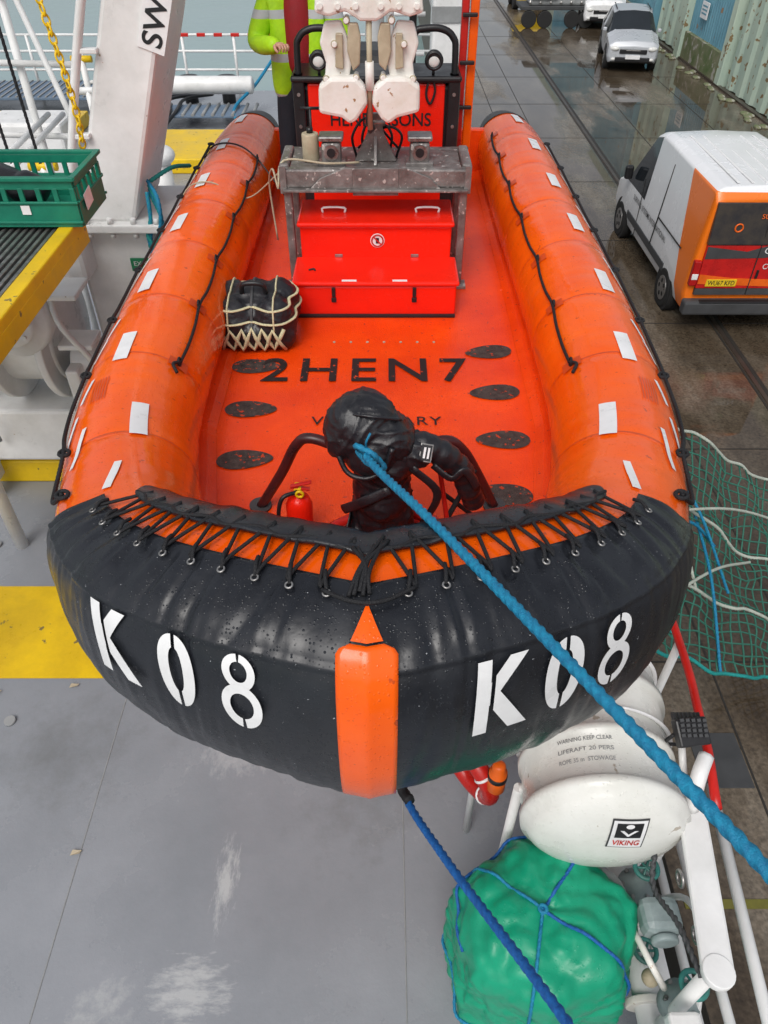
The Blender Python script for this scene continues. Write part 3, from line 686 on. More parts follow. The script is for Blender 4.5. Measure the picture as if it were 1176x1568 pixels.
for sg in(-1,1):
    ax=PX+sg*.115
    sh=(PX+sg*.20,PY,z0+1.42)
    if sg<0: el=(PX-.31,PY-.04,z0+1.15);wr_=(PX-.12,PY-.34,z0+1.20)
    else: el=(PX+.33,PY-.03,z0+1.13);wr_=(PX+.27,PY-.32,z0+1.16)
    skinm('hi_vis_jacket_side',[(ax,PY+.02,z0+.76),(ax,PY+.02,z0+1.0),(ax,PY+.02,z0+1.22),(ax+sg*.01,PY+.02,z0+1.38),sh,el,wr_,(PX+sg*.06,PY+.03,z0+1.50)],[(0,1),(1,2),(2,3),(3,4),(4,5),(5,6),(3,7)],[(.115,.16),(.11,.15),(.105,.145),(.10,.12),.095,.078,.055,(.05,.05)],m_hv)
    w=Vector(wr_);d=(w-Vector(el)).normalized()
    pc=w+d*.07
    skinm('palm',[tuple(w),tuple(w+d*.045),tuple(pc+d*.01)],[(0,1),(1,2)],[.026,(.036,.022),(.038,.020)],m_skin)
    side=d.cross(Vector((0,0,1))).normalized();dn=Vector((0,0,-1))
    for k,(o_,l_) in enumerate(((-.030,.85),(-.010,1.0),(.010,.95),(.030,.75))):
        r0=pc+side*o_;a=r0+d*.03;b_=a+(d*.6+dn*.6)*.030*l_;c_=b_+(dn-d*.4)*.024*l_
        skinm('finger',[tuple(r0),tuple(a),tuple(b_),tuple(c_)],[(0,1),(1,2),(2,3)],[.010,.0095,.0088,.0075],m_skin)
    ts=side*(-.034 if sg>0 else .034);r0=w+d*.035+ts*.7
    skinm('thumb',[tuple(r0),tuple(r0+ts*.6+d*.02),tuple(r0+ts*.7+d*.045+dn*.02),tuple(r0+ts*.3+d*.055+dn*.04)],[(0,1),(1,2),(2,3)],[.013,.012,.010,.0085],m_skin)
torus('jacket_collar',(PX,PY+.01,z0+1.50),.085,.03,m_hv,pn,sc=(1,.9,1))
skinm('neck',[(PX,PY+.01,z0+1.46),(PX,PY-.005,z0+1.58)],[(0,1)],[.058,.055],m_skin)
def hd(q):
    q=q.copy()
    if q.z<0:q.x*=1+.22*q.z;q.y*=1+.10*q.z
    if q.y<-.5 and abs(q.x)<.16:
        if -.30<q.z<.12:q.y-=.16*(1-abs(q.x)/.16)*(1-abs(q.z+.12)/.22 if abs(q.z+.12)<.22 else 0)
    if q.y<-.4 and .02<q.z<.2 and .18<abs(q.x)<.5:q.y+=.07
    return q
ell('head',(PX,PY-.02,z0+1.67),(.077,.098,.118),m_skin,pn,fn=hd,u=48,v=36)
ell('hair',(PX,PY-.002,z0+1.70),(.083,.100,.102),m_hair,pn,rot=(-18,0,0),fn=lambda q:Vector((q.x,q.y,max(q.z,-.15))))
for sg in(-1,1):
    ell('ear',(PX+sg*.078,PY-.01,z0+1.665),(.012,.02,.032),m_skin,pn)
    ell('eye',(PX+sg*.030,PY-.107,z0+1.683),(.013,.008,.009),m_wclean,pn);ell('iris',(PX+sg*.030,PY-.114,z0+1.683),(.005,.003,.005),m_black,pn)
    box('eyebrow',(PX+sg*.030,PY-.112,z0+1.702),(.030,.008,.005),m_hair,pn,.002)
ell('mouth',(PX,PY-.108,z0+1.612),(.024,.008,.007),M('lips',(.42,.14,.12),.5),pn)

# ------------------------------------------------------------------ ship
DZ=-4.2
YS=18.6
m_deck=M('ship_deck_paint',(.285,.30,.325),.25,c2=(.225,.24,.26),scale=1.1,bump=.10,bscale=50,rv=.18,detail=9)
nt=m_deck.node_tree;N=nt.nodes;L=nt.links;b=N['Principled BSDF']
src=b.inputs['Base Color'].links[0].from_socket
tc=N.new('ShaderNodeTexCoord')
def blotch(src,c,sc,nsc,th,col,maxf=1.,stretch=(1,1,1),wd=.22):
    mp=N.new('ShaderNodeMapping');mp.vector_type='TEXTURE';mp.inputs['Location'].default_value=c;mp.inputs['Scale'].default_value=sc
    L.new(tc.outputs['Object'],mp.inputs[0])
    g=N.new('ShaderNodeTexGradient');g.gradient_type='SPHERICAL';L.new(mp.outputs[0],g.inputs[0])
    n=N.new('ShaderNodeTexNoise');n.inputs['Scale'].default_value=nsc;n.inputs['Detail'].default_value=8;n.inputs['Roughness'].default_value=.72
    mp2=N.new('ShaderNodeMapping');mp2.inputs['Scale'].default_value=stretch;L.new(tc.outputs['Object'],mp2.inputs[0]);L.new(mp2.outputs[0],n.inputs[0])
    m0=N.new('ShaderNodeMath');m0.operation='MULTIPLY';m0.inputs[1].default_value=.45;L.new(g.outputs[1],m0.inputs[0])
    m1=N.new('ShaderNodeMath');m1.operation='ADD';L.new(m0.outputs[0],m1.inputs[0]);L.new(n.outputs[0],m1.inputs[1])
    gg=N.new('ShaderNodeMapRange');gg.inputs[1].default_value=0;gg.inputs[2].default_value=.25;L.new(g.outputs[1],gg.inputs[0])
    mr=N.new('ShaderNodeMapRange');mr.inputs[1].default_value=th;mr.inputs[2].default_value=th+wd;mr.inputs[4].default_value=maxf;L.new(m1.outputs[0],mr.inputs[0])
    mm=N.new('ShaderNodeMath');mm.operation='MULTIPLY';L.new(mr.outputs[0],mm.inputs[0]);L.new(gg.outputs[0],mm.inputs[1])
    mx=N.new('ShaderNodeMixRGB');mx.inputs[2].default_value=(*col,1);L.new(mm.outputs[0],mx.inputs[0]);L.new(src,mx.inputs[1]);return mx.outputs[0]
out=blotch(src,(-.86,1.62,DZ),(.10,.36,1),14,.66,(.58,.59,.58),.55,(2,.6,1))
out=blotch(out,(-.95,1.10,DZ),(.38,.28,1),11,.70,(.58,.59,.58),.5,(.7,2,1))
out=blotch(out,(-1.40,1.0,DZ),(.35,.35,1),12,.74,(.50,.51,.50),.4)
out=blotch(out,(-.1,2.2,DZ),(.9,.9,1),5,.72,(.14,.145,.14),.5,(1,1,1),.35)
out=blotch(out,(-2.0,2.4,DZ),(1.,.8,1),5,.72,(.14,.145,.14),.5,(1,1,1),.35)
out=blotch(out,(-.9,2.35,DZ),(.5,.25,1),13,.72,(.50,.51,.51),.4,(2,1,1))
L.new(out,b.inputs['Base Color'])
ship=grp('ship',(-4,5,DZ))
newobj('deck',[(-10,-3,DZ),(1.42,-3,DZ),(1.42,YS,DZ),(-10,YS,DZ)],[(0,1,2,3)],m_deck,ship)
box('hull_side',(1.38,7.8,-7.15),(.10,21.5,5.8),m_hull,ship,.02)
box('hull_stern',(-4.3,YS-.05,-7.15),(11.3,.1,5.8),m_hull,ship,.02)
box('hull_port',(-9.95,7.8,-7.15),(.10,21.5,5.8),m_hull,ship,.02)
for x in(-5.3,-3.5,-1.7,.11):box('deck_weld',(x,7.7,DZ+.001),(.007,21,.004),m_sgrey,ship,.0015)
box('deck_edge_coaming',(1.36,7.7,DZ+.06),(.06,21.4,.12),m_white,ship,.01)
newobj('deck_yellow_marking',[(-4.4,2.93,DZ+.004),(-1.25,2.93,DZ+.004),(-1.25,3.76,DZ+.004),(-4.4,3.76,DZ+.004)],[(0,1,2,3)],m_yel,ship)
box('yellow_step_beam',(-3.1,5.05,DZ+.12),(2.4,.12,.24),m_yel,ship,.02)
box('yellow_step_tread',(-3.1,5.30,DZ+.23),(2.4,.35,.03),m_dgrey,ship,.01)
for x,y in((-3.1,4.2),(-2.4,2.6),(-3.3,3.9)):
    cyl('deck_stud',(x,y,DZ),(x,y,DZ+.02),.035,m_sgrey,ship)
for x,y in((-1.75,1.75),(-2.1,2.85),(-2.6,2.8),(-1.1,2.7)):
    newobj('leaf',[(x,y,DZ+.012),(x+.05,y+.01,DZ+.015),(x+.06,y+.03,DZ+.012),(x+.01,y+.03,DZ+.02)],[(0,1,2,3)],m_tan,ship)
dc=grp('davit_column',(-1.95,5.7,DZ))
rk=.36;HT=3.5
prism('column',[(-.27,0),(.15,0),(.13+rk*HT,HT),(-.22+rk*HT,HT)],(-1.98,5.85,-2.1),(1,0,0),(0,0,1),.80,m_white,dc,.03)
box('column_flange',(-2.0,5.80,-2.12),(.84,.85,.06),m_white,dc,.01)
for i in range(5):
    cyl('flange_bolt',(-2.34+.17*i,5.41,-2.09),(-2.34+.17*i,5.41,-2.05),.022,m_white,dc,seg=6)
    cyl('flange_bolt',(-2.34+.17*i,5.41,-2.19),(-2.34+.17*i,5.41,-2.15),.022,m_white,dc,seg=6)
box('pedestal',(-2.0,5.8,-3.2),(.66,.66,2.1),m_white,dc,.04)
box('pedestal_foot',(-2.0,5.8,-4.17),(.9,.9,.06),m_white,dc,.01)
prism('pedestal_gusset',[(0,0),(.35,0),(0,.7)],(-1.66,5.5,-4.14),(1,0,0),(0,0,1),.03,m_white,dc)
box('safety_sign',(-1.86,5.462,-2.42),(.15,.012,.10),m_dgreen,dc,.002);text('safety_sign_text','EXIT',(-1.86,5.454,-2.41),(1,0,0),(0,0,1),m_wclean,dc,w=.1)
ur=Vector((rk,0,1)).normalized()
lp=Vector((-1.40,5.445,-.78))
prism('load_plate',[(-.085,-.24),(.085,-.24),(.085,.40),(-.085,.40)],lp,(ur.z,0,-ur.x),ur,.008,m_wclean,dc,0)
text('load_text','SWL 3t',lp+Vector((0,-.007,0))+ur*.08,ur,(-ur.z,0,ur.x),m_black,dc,w=.58,h=.13,off=.015)
pipe('column_conduit',[(-2.30,5.42,-2.1),(-2.30+.22,5.42,-1.4),(-2.30+.45,5.42,-.75),(-1.3,5.42,.7)],.03,m_white,dc)
for z in(-1.9,-1.5,-1.0):box('conduit_clip',(-2.28+rk*(z+2.1),5.43,z),(.14,.06,.03),m_white,dc,.005)
box('jib',(-.45,5.25,1.5),(1.9,.35,.35),m_white,dc,.03,(0,0,-32))
for k in range(4):
    a=random.random()
    pipe('hanging_teal_rope',[(-1.72,5.6,-1.85-.03*k),(-1.62,5.42,-1.92-.05*k),(-1.66+.05*a,5.38,-2.1-.06*k),(-1.74,5.40,-2.30+.04*k),(-1.70,5.42,-2.05),(-1.70,5.46,-1.88)],.013,m_teal if k%2 else m_blue,dc,twist=60)
pipe('hanging_teal_rope',[(-1.70,5.6,-1.85),(-1.58,5.8,-1.82),(-1.52,6.1,-1.9)],.014,m_teal,dc,twist=60)
wn=grp('deck_winch',(-2.8,5.1,-3))
cyl('drum',(-3.3,5.2,-2.85),(-2.45,5.2,-2.85),.36,m_white,wn,b=.02)
for x in(-2.9,-2.5):cyl('flange',(x-.03,5.2,-2.85),(x+.03,5.2,-2.85),.5,m_white,wn,seg=48,b=.01)
lathe('gear_housing',[(0,.16),(.02,.18),(.05,.18),(.06,.25),(.10,.27),(.16,.27),(.30,.24)],(-2.62,4.66,-2.5),(0,1,-.15),m_white,wn)
cyl('gear_boss',(-2.62,4.75,-2.5),(-2.62,4.58,-2.45),.09,m_white,wn,b=.01)
for k in range(8):
    a=k*math.pi/4;cyl('boss_bolt',(-2.62+.15*math.cos(a),4.68,-2.5+.14*math.sin(a)),(-2.62+.15*math.cos(a),4.63,-2.49+.14*math.sin(a)),.016,m_rust,wn,seg=6)
box('winch_frame',(-2.8,5.3,-3.6),(1.2,.9,.5),m_white,wn,.03);box('winch_frame_upper',(-2.45,5.5,-2.3),(.5,.5,.35),m_white,wn,.04)
for x in(-3.35,-2.3):box('winch_leg',(x,4.95,-3.5),(.1,.5,1.2),m_white,wn,.02)
cyl('motor',(-2.35,5.0,-3.0),(-2.15,5.0,-3.0),.2,m_white,wn,b=.02)
pipe('hydraulic_pipe',[(-2.2,4.9,-3.3),(-2.15,4.8,-2.9),(-2.3,4.75,-2.5),(-2.4,5.1,-2.2)],.022,m_white,wn)
pipe('hydraulic_pipe',[(-3.1,4.8,-3.6),(-3.0,4.6,-3.1),(-2.9,4.7,-2.6)],.018,m_sgrey,wn)
box('bracket',(-2.25,4.9,-2.35),(.25,.3,.04),m_white,wn,.01);box('bracket',(-2.25,4.9,-2.75),(.25,.25,.04),m_white,wn,.01)
gp=grp('ribbed_platform',(-2.5,3.7,-1.7))
box('platform_base',(-2.65,3.62,-1.745),(1.62,1.72,.05),m_dgrey,gp,.005)
x=-1.93
while x>-3.4:
    box('rib',(x,3.62,-1.708),(.022,1.62,.022),m_steel,gp,.004);x-=.042
box('edge_yellow',(-1.855,3.62,-1.715),(.09,1.74,.07),m_yel,gp,.01)
box('edge_yellow_skirt',(-1.815,3.62,-1.79),(.012,1.74,.10),m_yel,gp,.003)
box('edge_yellow_far',(-2.65,4.47,-1.713),(1.52,.06,.066),m_yel,gp,.01)
for y in(3.0,4.2):cyl('platform_leg',(-2.9,y,-1.77),(-2.9,y,DZ),.05,m_white,gp)
cr=grp('stacking_crate',(-2.3,4.6,-1.6))
cx,cy,cz=-2.15,4.54,-1.68
def cbar(n,c,s):box(n,(cx+c[0],cy+c[1],cz+c[2]),s,m_crate,cr,.004)
cbar('base',(0,0,.01),(.76,.46,.02))
for sg in(-1,1):
    cbar('wall_long',(0,sg*.235,.07),(.80,.014,.14));cbar('wall_long_top',(0,sg*.235,.235),(.80,.014,.05))
    cbar('rim_long',(0,sg*.243,.27),(.84,.034,.022));cbar('rib_long',(0,sg*.245,.14),(.82,.016,.014));cbar('rib_low',(0,sg*.245,.03),(.82,.016,.014))
    for k in range(9):cbar('post',(-.39+.0975*k,sg*.237,.175),(.03,.016,.09))
    cbar('wall_short',(sg*.40,0,.07),(.014,.45,.14));cbar('rim_short',(sg*.41,0,.272),(.034,.51,.022));cbar('rib_short',(sg*.409,0,.14),(.016,.47,.014));cbar('top_short',(sg*.40,0,.24),(.014,.45,.04))
    for k in range(6):cbar('post_short',(sg*.402,-.21+.084*k,.175),(.016,.03,.09))
for x in(-.28,-.1,.1):
    box('paper_label',(cx+x,cy-.246,cz+.10),(.05,.004,.05),m_wclean,cr,0)
box('paper_label',(cx+.4195,cy-.1,cz+.12),(.004,.12,.09),m_wclean,cr,0,(8,0,0))
blob('stored_gloves',[((cx-.15,cy,cz+.20),(.16,.14,.08),(0,0)),((cx-.28,cy+.05,cz+.24),(.1,.12,.06),(0,0)),((cx+.05,cy-.03,cz+.14),(.12,.12,.09),(0,0))],.015,m_fabric,cr,.03)
ch=grp('yellow_chain',(-2.05,4.9,-1.2))
CPN=crom([(-1.88,4.95,-1.42),(-1.86,4.93,-1.25),(-1.88,4.95,-1.0),(-1.93,5.0,-.72),(-2.0,5.05,-.3)],20)
d=0;nxt=0;k=0
for i in range(1,len(CPN)):
    d+=(CPN[i]-CPN[i-1]).length
    if d>=nxt:
        t=(CPN[i]-CPN[i-1]).normalized();q=t.to_track_quat('X','Z').to_matrix()
        if k%2:q=q@Matrix.Rotation(R(90),3,'X')
        torus('chain_link',CPN[i],.02,.0065,m_yel,ch,sc=(1.5,1,1),M3=q,seg=14,ts=6);nxt+=.047;k+=1
rl=grp('ship_railing',(-3.2,6,-3))
for z in(-1.75,-1.25,-.8):
    cyl('rail_tube',(-5.5,6.6,z),(-2.3,6.3,z),.022,m_white,rl)
for x in(-3.4,-2.75):
    cyl('rail_post',(x,6.4,DZ),(x,6.4,0),.03,m_white,rl)
pipe('rail_stay',[(-2.75,6.3,-.2),(-2.25,5.9,-1.6)],.022,m_white,rl)
for x,m in((-2.42,m_brope),(-2.62,m_brope),(-2.9,m_wrope),(-2.75,m_wrope)):
    pipe('halyard',[(x,5.5,-1.7),(x-.02,5.5,.5)],.010,m,rl,twist=60,res=4)
for x in(-2.5,-2.62):
    cyl('pipe_run',(x,4.9,-1.66),(x-.1,6.6,-1.66),.02,m_white,rl)
st=grp('stern_deck_fittings',(-4,18,DZ))
for z in(.45,.8,1.1):cyl('stern_rail',(-9.8,YS-.2,DZ+z),(1.2,YS-.2,DZ+z),.025,m_white,st)
x=-9.8
while x<1.2:cyl('stern_rail_post',(x,YS-.2,DZ),(x,YS-.2,DZ+1.1),.03,m_white,st);x+=1.1
for i in range(7):box('red_rail_band',(-4.6+.36*i,YS-.2,DZ+1.1),(.18,.065,.065),m_dred,st,.01)
cyl('white_tank',(-4.3,16.6,DZ+.55),(-2.6,16.6,DZ+.55),.16,m_white,st,b=.05)
for x in(-4.1,-3.3):
    cyl('bollard',(x,17.6,DZ),(x,17.6,DZ+.45),.14,m_black,st);cyl('bollard_cap',(x,17.6,DZ+.45),(x,17.6,DZ+.5),.19,m_black,st)
box('yellow_hatch',(-3.45,13.9,DZ+.12),(1.3,1.7,.24),m_yel,st,.02)
box('yellow_hatch',(-6.9,15.5,DZ+.12),(2.2,1.0,.24),m_yel,st,.02)
for k in range(9):box('yellow_hatch_mark',(-6.9,12.6+.28*k,DZ+.02),(2.4,.14,.03),m_yel if k%2 else m_black,st,.005)
m_bg=M('blue_grey_grating',(.14,.20,.28),.5,bump=.6,bscale=50)
box('blue_grating',(-7.2,17.3,DZ+.3),(3.6,1.4,.05),m_bg,st,.01)
for k in range(24):box('grating_bar',(-8.9+.15*k,17.3,DZ+.335),(.03,1.4,.02),m_sgrey,st,0)
box('blue_grating',(-3.9,15.9,DZ+.25),(2.4,.8,.04),m_bg,st,.01)
for k in range(12):
    x=-4.6+.19*k;cyl('grating_stripe',(x,15.5,DZ+.28),(x,16.3,DZ+.28),.03,m_sgrey,st,seg=8)
box('equipment_locker',(-5.5,12.6,DZ+.5),(1.2,.8,1.0),m_white,st,.05)
box('equipment_locker',(-8.0,12.0,DZ+.6),(1.6,1.2,1.2),m_sgrey,st,.05)
cyl('vent',(-3.2,11.2,DZ),(-3.2,11.2,DZ+.8),.14,m_white,st);ell('vent_cowl',(-3.2,11.2,DZ+.85),(.22,.22,.14),m_white,st)
for k in range(8):
    a=(-8+.9*k+random.random()*.4,9.5+random.random()*1.5)
    pipe('deck_pipe',[(a[0],a[1],DZ+.15),(a[0]+.3,a[1]+2,DZ+.2),(a[0]+.2,a[1]+4,DZ+.15)],.04,m_white if k%2 else m_sgrey,st)
for k in range(3):
    pipe('deck_hose',[(-4.6+.2*k,14.9,DZ+.1),(-4.2+.1*k,15.6,DZ+.3),(-4.6+.3*k,16.6,DZ+.3),(-4.0+.2*k,17.4,DZ+.2)],.03,m_black,st)
pipe('blue_hose',[(-2.6,15,DZ+.1),(-2.9,15.8,DZ+.3),(-2.6,16.8,DZ+.5),(-2.3,17.8,DZ+.8)],.03,m_blue,st)
for k,(x,y,h_) in enumerate(((-5.2,14.6,.9),(-5.9,16.6,1.0),(-7.6,14.4,.8),(-4.9,11.2,.7),(-2.4,12.4,.5))):
    cyl('deck_stanchion',(x,y,DZ),(x,y,DZ+h_),.06,m_white,st);cyl('deck_stanchion_head',(x-.2,y,DZ+h_),(x+.2,y,DZ+h_),.06,m_yel if k%2 else m_white,st)
    cyl('rail_low',(x,y,DZ+h_*.6),(x+1.2,y+.4,DZ+h_*.6),.03,m_white,st)
cyl('stern_mast',(-.2,13,DZ),(.0,13,3),.14,m_white,st);box('stern_mast_box',(.95,13,-2.2),(.5,.5,3.6),m_white,st,.05)
box('stern_mast_box_band',(.95,12.74,-1.9),(.52,.02,.2),m_sgrey,st,.005)
for z in(-2.9,-2.4,-1.9):cyl('mast_rung',(-.6,12.8,z),(.6,12.8,z),.03,m_white,st)
sr=grp('starboard_rail',(1.25,1,-3))
box('rail_flat_bar',(1.215,1.17,-2.92),(.115,.74,.03),m_white,sr,.012,(0,0,-8.5))
cyl('rail_bar_end',(1.162,.82,-2.938),(1.162,.82,-2.901),.056,m_white,sr,b=.004)
for x,y in((1.165,.84),(1.25,1.45)):cyl('rail_stanchion',(x,y,DZ),(x,y,-2.94),.028,m_white,sr)
cyl('rail_tube',(1.24,-.1,-3.0),(1.40,1.55,-3.0),.022,m_white,sr);cyl('rail_tube',(1.36,-.5,-3.5),(1.40,1.9,-3.5),.022,m_white,sr);cyl('rail_tube',(1.36,-.5,-3.85),(1.40,1.9,-3.85),.022,m_white,sr)
pipe('red_rail',[(1.30,1.35,-2.8),(1.36,1.75,-2.8),(1.42,2.6,-2.85),(1.42,6,-2.9)],.020,m_dred,sr)
for y in(2.2,3.5,4.8):cyl('red_rail_post',(1.42,y,-2.87),(1.40,y,DZ),.02,m_white,sr)
pipe('rail_fitting',[(1.24,1.40,-2.9),(1.25,1.46,-2.76),(1.3,1.54,-2.74)],.032,m_white,sr)
for k in range(3):torus('shackle',(1.14,1.35-.2*k,-2.96),.028,.008,m_steel,sr,axis='X')
pipe('safety_chain',[(1.14,1.4,-2.9),(1.08,1.2,-3.1),(1.10,1.0,-3.0),(1.12,.82,-2.97)],.009,m_dgrey,sr,twist=100,amp=.4,lobes=2)
fl_=grp('floodlight',(1.22,1.6,-2.7))
box('lamp_housing',(1.235,1.60,-2.66),(.13,.05,.11),m_black,fl_,.008,(-60,0,8))
for i in range(5):
    for j in range(4):
        box('led_cell',(1.19+.0225*i,1.57+.017*j,-2.636+.0097*j),(.015,.012,.006),m_dgrey,fl_,0,(30,0,8))
for i in range(7):box('cooling_fin',(1.185+.017*i,1.645,-2.67),(.004,.03,.09),m_black,fl_,0,(-60,0,8))
pipe('lamp_bracket',[(1.17,1.6,-2.68),(1.17,1.62,-2.78),(1.30,1.62,-2.78),(1.30,1.6,-2.68)],.008,m_black,fl_)
cyl('lamp_stem',(1.235,1.62,-2.78),(1.25,1.5,-2.92),.015,m_white,fl_)
lr=grp('life_raft_canister',(.98,1.8,-3.0))
ax=Vector((.07,1,0)).normalized();p0=Vector((.895,1.36,-2.97));RC=.318;DD=.10
prof=[]
for i in range(12):
    rho=.01+(RC-.012-.01)*i/11;prof.append((-DD*math.sqrt(max(0,1-(rho/RC)**2)),rho))
prof+=[(0,RC),(.01,RC+.02),(.045,RC+.02),(.055,RC),(.24,RC),(.245,RC+.012),(.275,RC+.012),(.28,RC),(.50,RC),(.505,RC+.02),(.545,RC+.02),(.55,RC),(.78,RC),(.785,RC+.012),(.81,RC+.012),(.815,RC),(1.05,RC-.01),(1.055,RC+.015),(1.085,RC+.015),(1.09,RC-.01),(1.17,.26),(1.20,.15),(1.20,.02)]
m_can=M('raft_fibreglass',(.76,.76,.72),.28,c2=(.64,.64,.59),scale=3,speck=(.4,.35,.28),speckscale=16,speckth=.70,drops=.4)
lathe('canister',prof,p0,ax,m_can,lr,seg=64)
side=ax.cross(Vector((0,0,1)))
def canp(h,a,off=.002):
    return p0+ax*h+side*math.sin(R(a))*(RC+off)+Vector((0,0,1))*math.cos(R(a))*(RC+off)
def domp(x,w,off=.002):
    rho=math.hypot(x,w);h=-DD*math.sqrt(max(0.001,1-(rho/RC)**2));n=(-ax*abs(h)/DD**2+(side*x+Vector((0,0,1))*w)/RC**2).normalized()
    return p0+ax*h+side*x+Vector((0,0,1))*w+n*off
def dpatch(name,x0,x1,w0,w1,mat,off):grid(name,lambda u,v:domp(x0+(x1-x0)*u,w0+(w1-w0)*v,off),8,8,mat,lr)
dpatch('label_border',-.02,.12,.04,.22,m_dgrey,.003);dpatch('label_field',-.014,.114,.048,.212,m_wclean,.005)
dpatch('label_emblem',.0,.10,.115,.20,m_black,.0065)
grid('label_emblem_disc',lambda u,v:domp(.05+.016*v*math.cos(2*math.pi*u),.185+.012*v*math.sin(2*math.pi*u),.008),16,3,m_wclean,lr)
def dtext(s,x,w,wd,hh,mat,off):
    me=textmesh(s,wd,hh,.02)
    for v in me.vertices:v.co=domp(x+v.co.x,w+v.co.y,off)
    me.materials.clear();me.materials.append(mat);ob=bpy.data.objects.new('label_text',me);S.collection.objects.link(ob);par(ob,lr)
dtext('VIKING',.05,.082,.105,.036,m_dred,.007);dtext('V',.05,.145,.07,.035,m_wclean,.008)
def cantext(s,h,a,hh,wd,mat,off=.005):
    me=textmesh(s,wd,hh,.01)
    for v in me.vertices:v.co=canp(h+v.co.y,a+math.degrees(v.co.x/RC),off)
    me.materials.clear();me.materials.append(mat);ob=bpy.data.objects.new('label_text',me);S.collection.objects.link(ob);par(ob,lr)
for j,s_ in enumerate(('WARNING KEEP CLEAR','LIFERAFT 20 PERS','ROPE 35 m  STOWAGE')):cantext(s_,.21-.045*j,-20,.018,.22,m_sgrey)
for h in(.35,.68,.97):
    pipe('lashing_strap',[canp(h,a,.010) for a in range(-110,111,20)],.010,m_wclean if h<.8 else m_wrope,lr,sx=.4)
for x,y in((.58,1.55),(.64,2.3),(1.22,1.55),(1.28,2.3)):cyl('cradle_leg',(x,y,DZ),(x,y,-3.02),.022,m_white,lr)
for y in(1.55,2.3):pipe('cradle_saddle',[(.58,y,-3.02),(.66,y,-3.2),(.91,y,-3.34),(1.15,y,-3.2),(1.23,y,-3.02)],.022,m_white,lr)
cyl('hydrostatic_unit',(.93,1.24,-3.35),(.93,1.24,-3.55),.12,m_sgrey,lr,b=.02);cyl('hydrostatic_pipe',(.93,1.24,-3.5),(.93,1.24,DZ),.05,m_sgrey,lr)
lb=grp('lifebuoy_with_light',(.45,1.7,-3.3))
LM=Matrix.Rotation(R(35),3,'Z')@Matrix.Rotation(R(82),3,'Y');LC=Vector((.42,1.82,-3.36))
torus('ring',LC,.15,.045,m_dred,lb,M3=LM,seg=36,ts=12)
for a in(45,135,225,315):
    torus('ring_band',LC+LM@Vector((.15*math.cos(R(a)),.15*math.sin(R(a)),0)),.042,.008,m_wclean,lb,M3=LM@Matrix.Rotation(R(a),3,'Z')@Matrix.Rotation(R(90),3,'X'))
lathe('smoke_float',[(0,.03),(.01,.042),(.14,.042),(.15,.03),(.19,.03),(.2,.02)],(.52,1.68,-3.28),(0,.05,1),m_orange,lb,24)
cyl('smoke_float_band',(.52,1.685,-3.19),(.52,1.687,-3.16),.045,m_black,lb)
cyl('buoy_bracket',(.47,1.9,DZ),(.47,1.9,-3.0),.02,m_white,lb)
gb=grp('green_tarpaulin_cover',(.68,1.1,-3.7))
GC=Vector((.68,1.13,-3.69))
def bagp(d,off=0):
    d=d.normalized()
    e=4.5
    a=math.atan2(d.y,d.x)
    sx,sy_,sz=.425,.385,.53
    a0=a+.35
    oc=math.cos(math.pi/7)/math.cos(((a0+math.pi/7)%(2*math.pi/7))-math.pi/7)
    hd_=math.hypot(d.x/sx,d.y/sy_)/max(.8,oc)
    r=(hd_**e+abs(d.z/sz)**e)**(-1/e)
    q=d*2.0
    f=abs(noise.noise(q+Vector((3,1,2))))
    f2=abs(noise.noise(q*1.9+Vector((7,4,2))))
    f3=abs(noise.noise(q*4.2+Vector((1,8,2))))
    r*=1-.15*max(0,.28-f)-.13*max(0,.25-f2)-.07*max(0,.25-f3)+.03*math.cos(9*a+4*d.z)*(1-abs(d.z))
    if d.z>.6:r*=1-.05*(math.sin(3*a+1)*.5+.5)*(d.z-.6)/.4
    return GC+d*(r+off)
bm=bmesh.new();bmesh.ops.create_icosphere(bm,subdivisions=6,radius=1)
for v in bm.verts:v.co=bagp(v.co)
for v in bm.verts:
    if v.co.z<DZ+.01:v.co.z=DZ+.01
me=bpy.data.meshes.new('tarpaulin');bm.to_mesh(me);bm.free();me.materials.append(m_green)
me.polygons.foreach_set('use_smooth',[True]*len(me.polygons))
o=bpy.data.objects.new('tarpaulin',me);S.collection.objects.link(o);par(o,gb)
def bagrope(d0,d1,m=14):
    return [bagp(Vector(d0)*(1-i/m)+Vector(d1)*(i/m)+Vector((0,0,.0001)),.006) for i in range(m+1)]
kn=Vector((-.08,-.02,1))
for e in((-1,.75,.25),(.75,.9,.35),(1,-.65,-.1),(-.25,-1,-.3)):
    pipe('lashing',bagrope(kn,Vector(e)),.0065,m_dblue if e[0]>0 else m_blue,gb,twist=80)
pipe('lashing_band',[bagp(Vector((math.cos(R(a)),math.sin(R(a)),-.5)),.008) for a in range(0,360,15)],.007,m_blue,gb,closed=True,twist=80)
pipe('lashing_band_upper',[bagp(Vector((math.cos(R(a)),math.sin(R(a)),1.05+.25*math.sin(R(a+60)))),.007) for a in range(40,200,12)],.0065,m_dblue,gb,twist=80)
torus('lashing_knot',bagp(kn,.012),.014,.008,m_blue,gb)
vv=grp('valve_manifold',(1.15,1.1,-3.6))
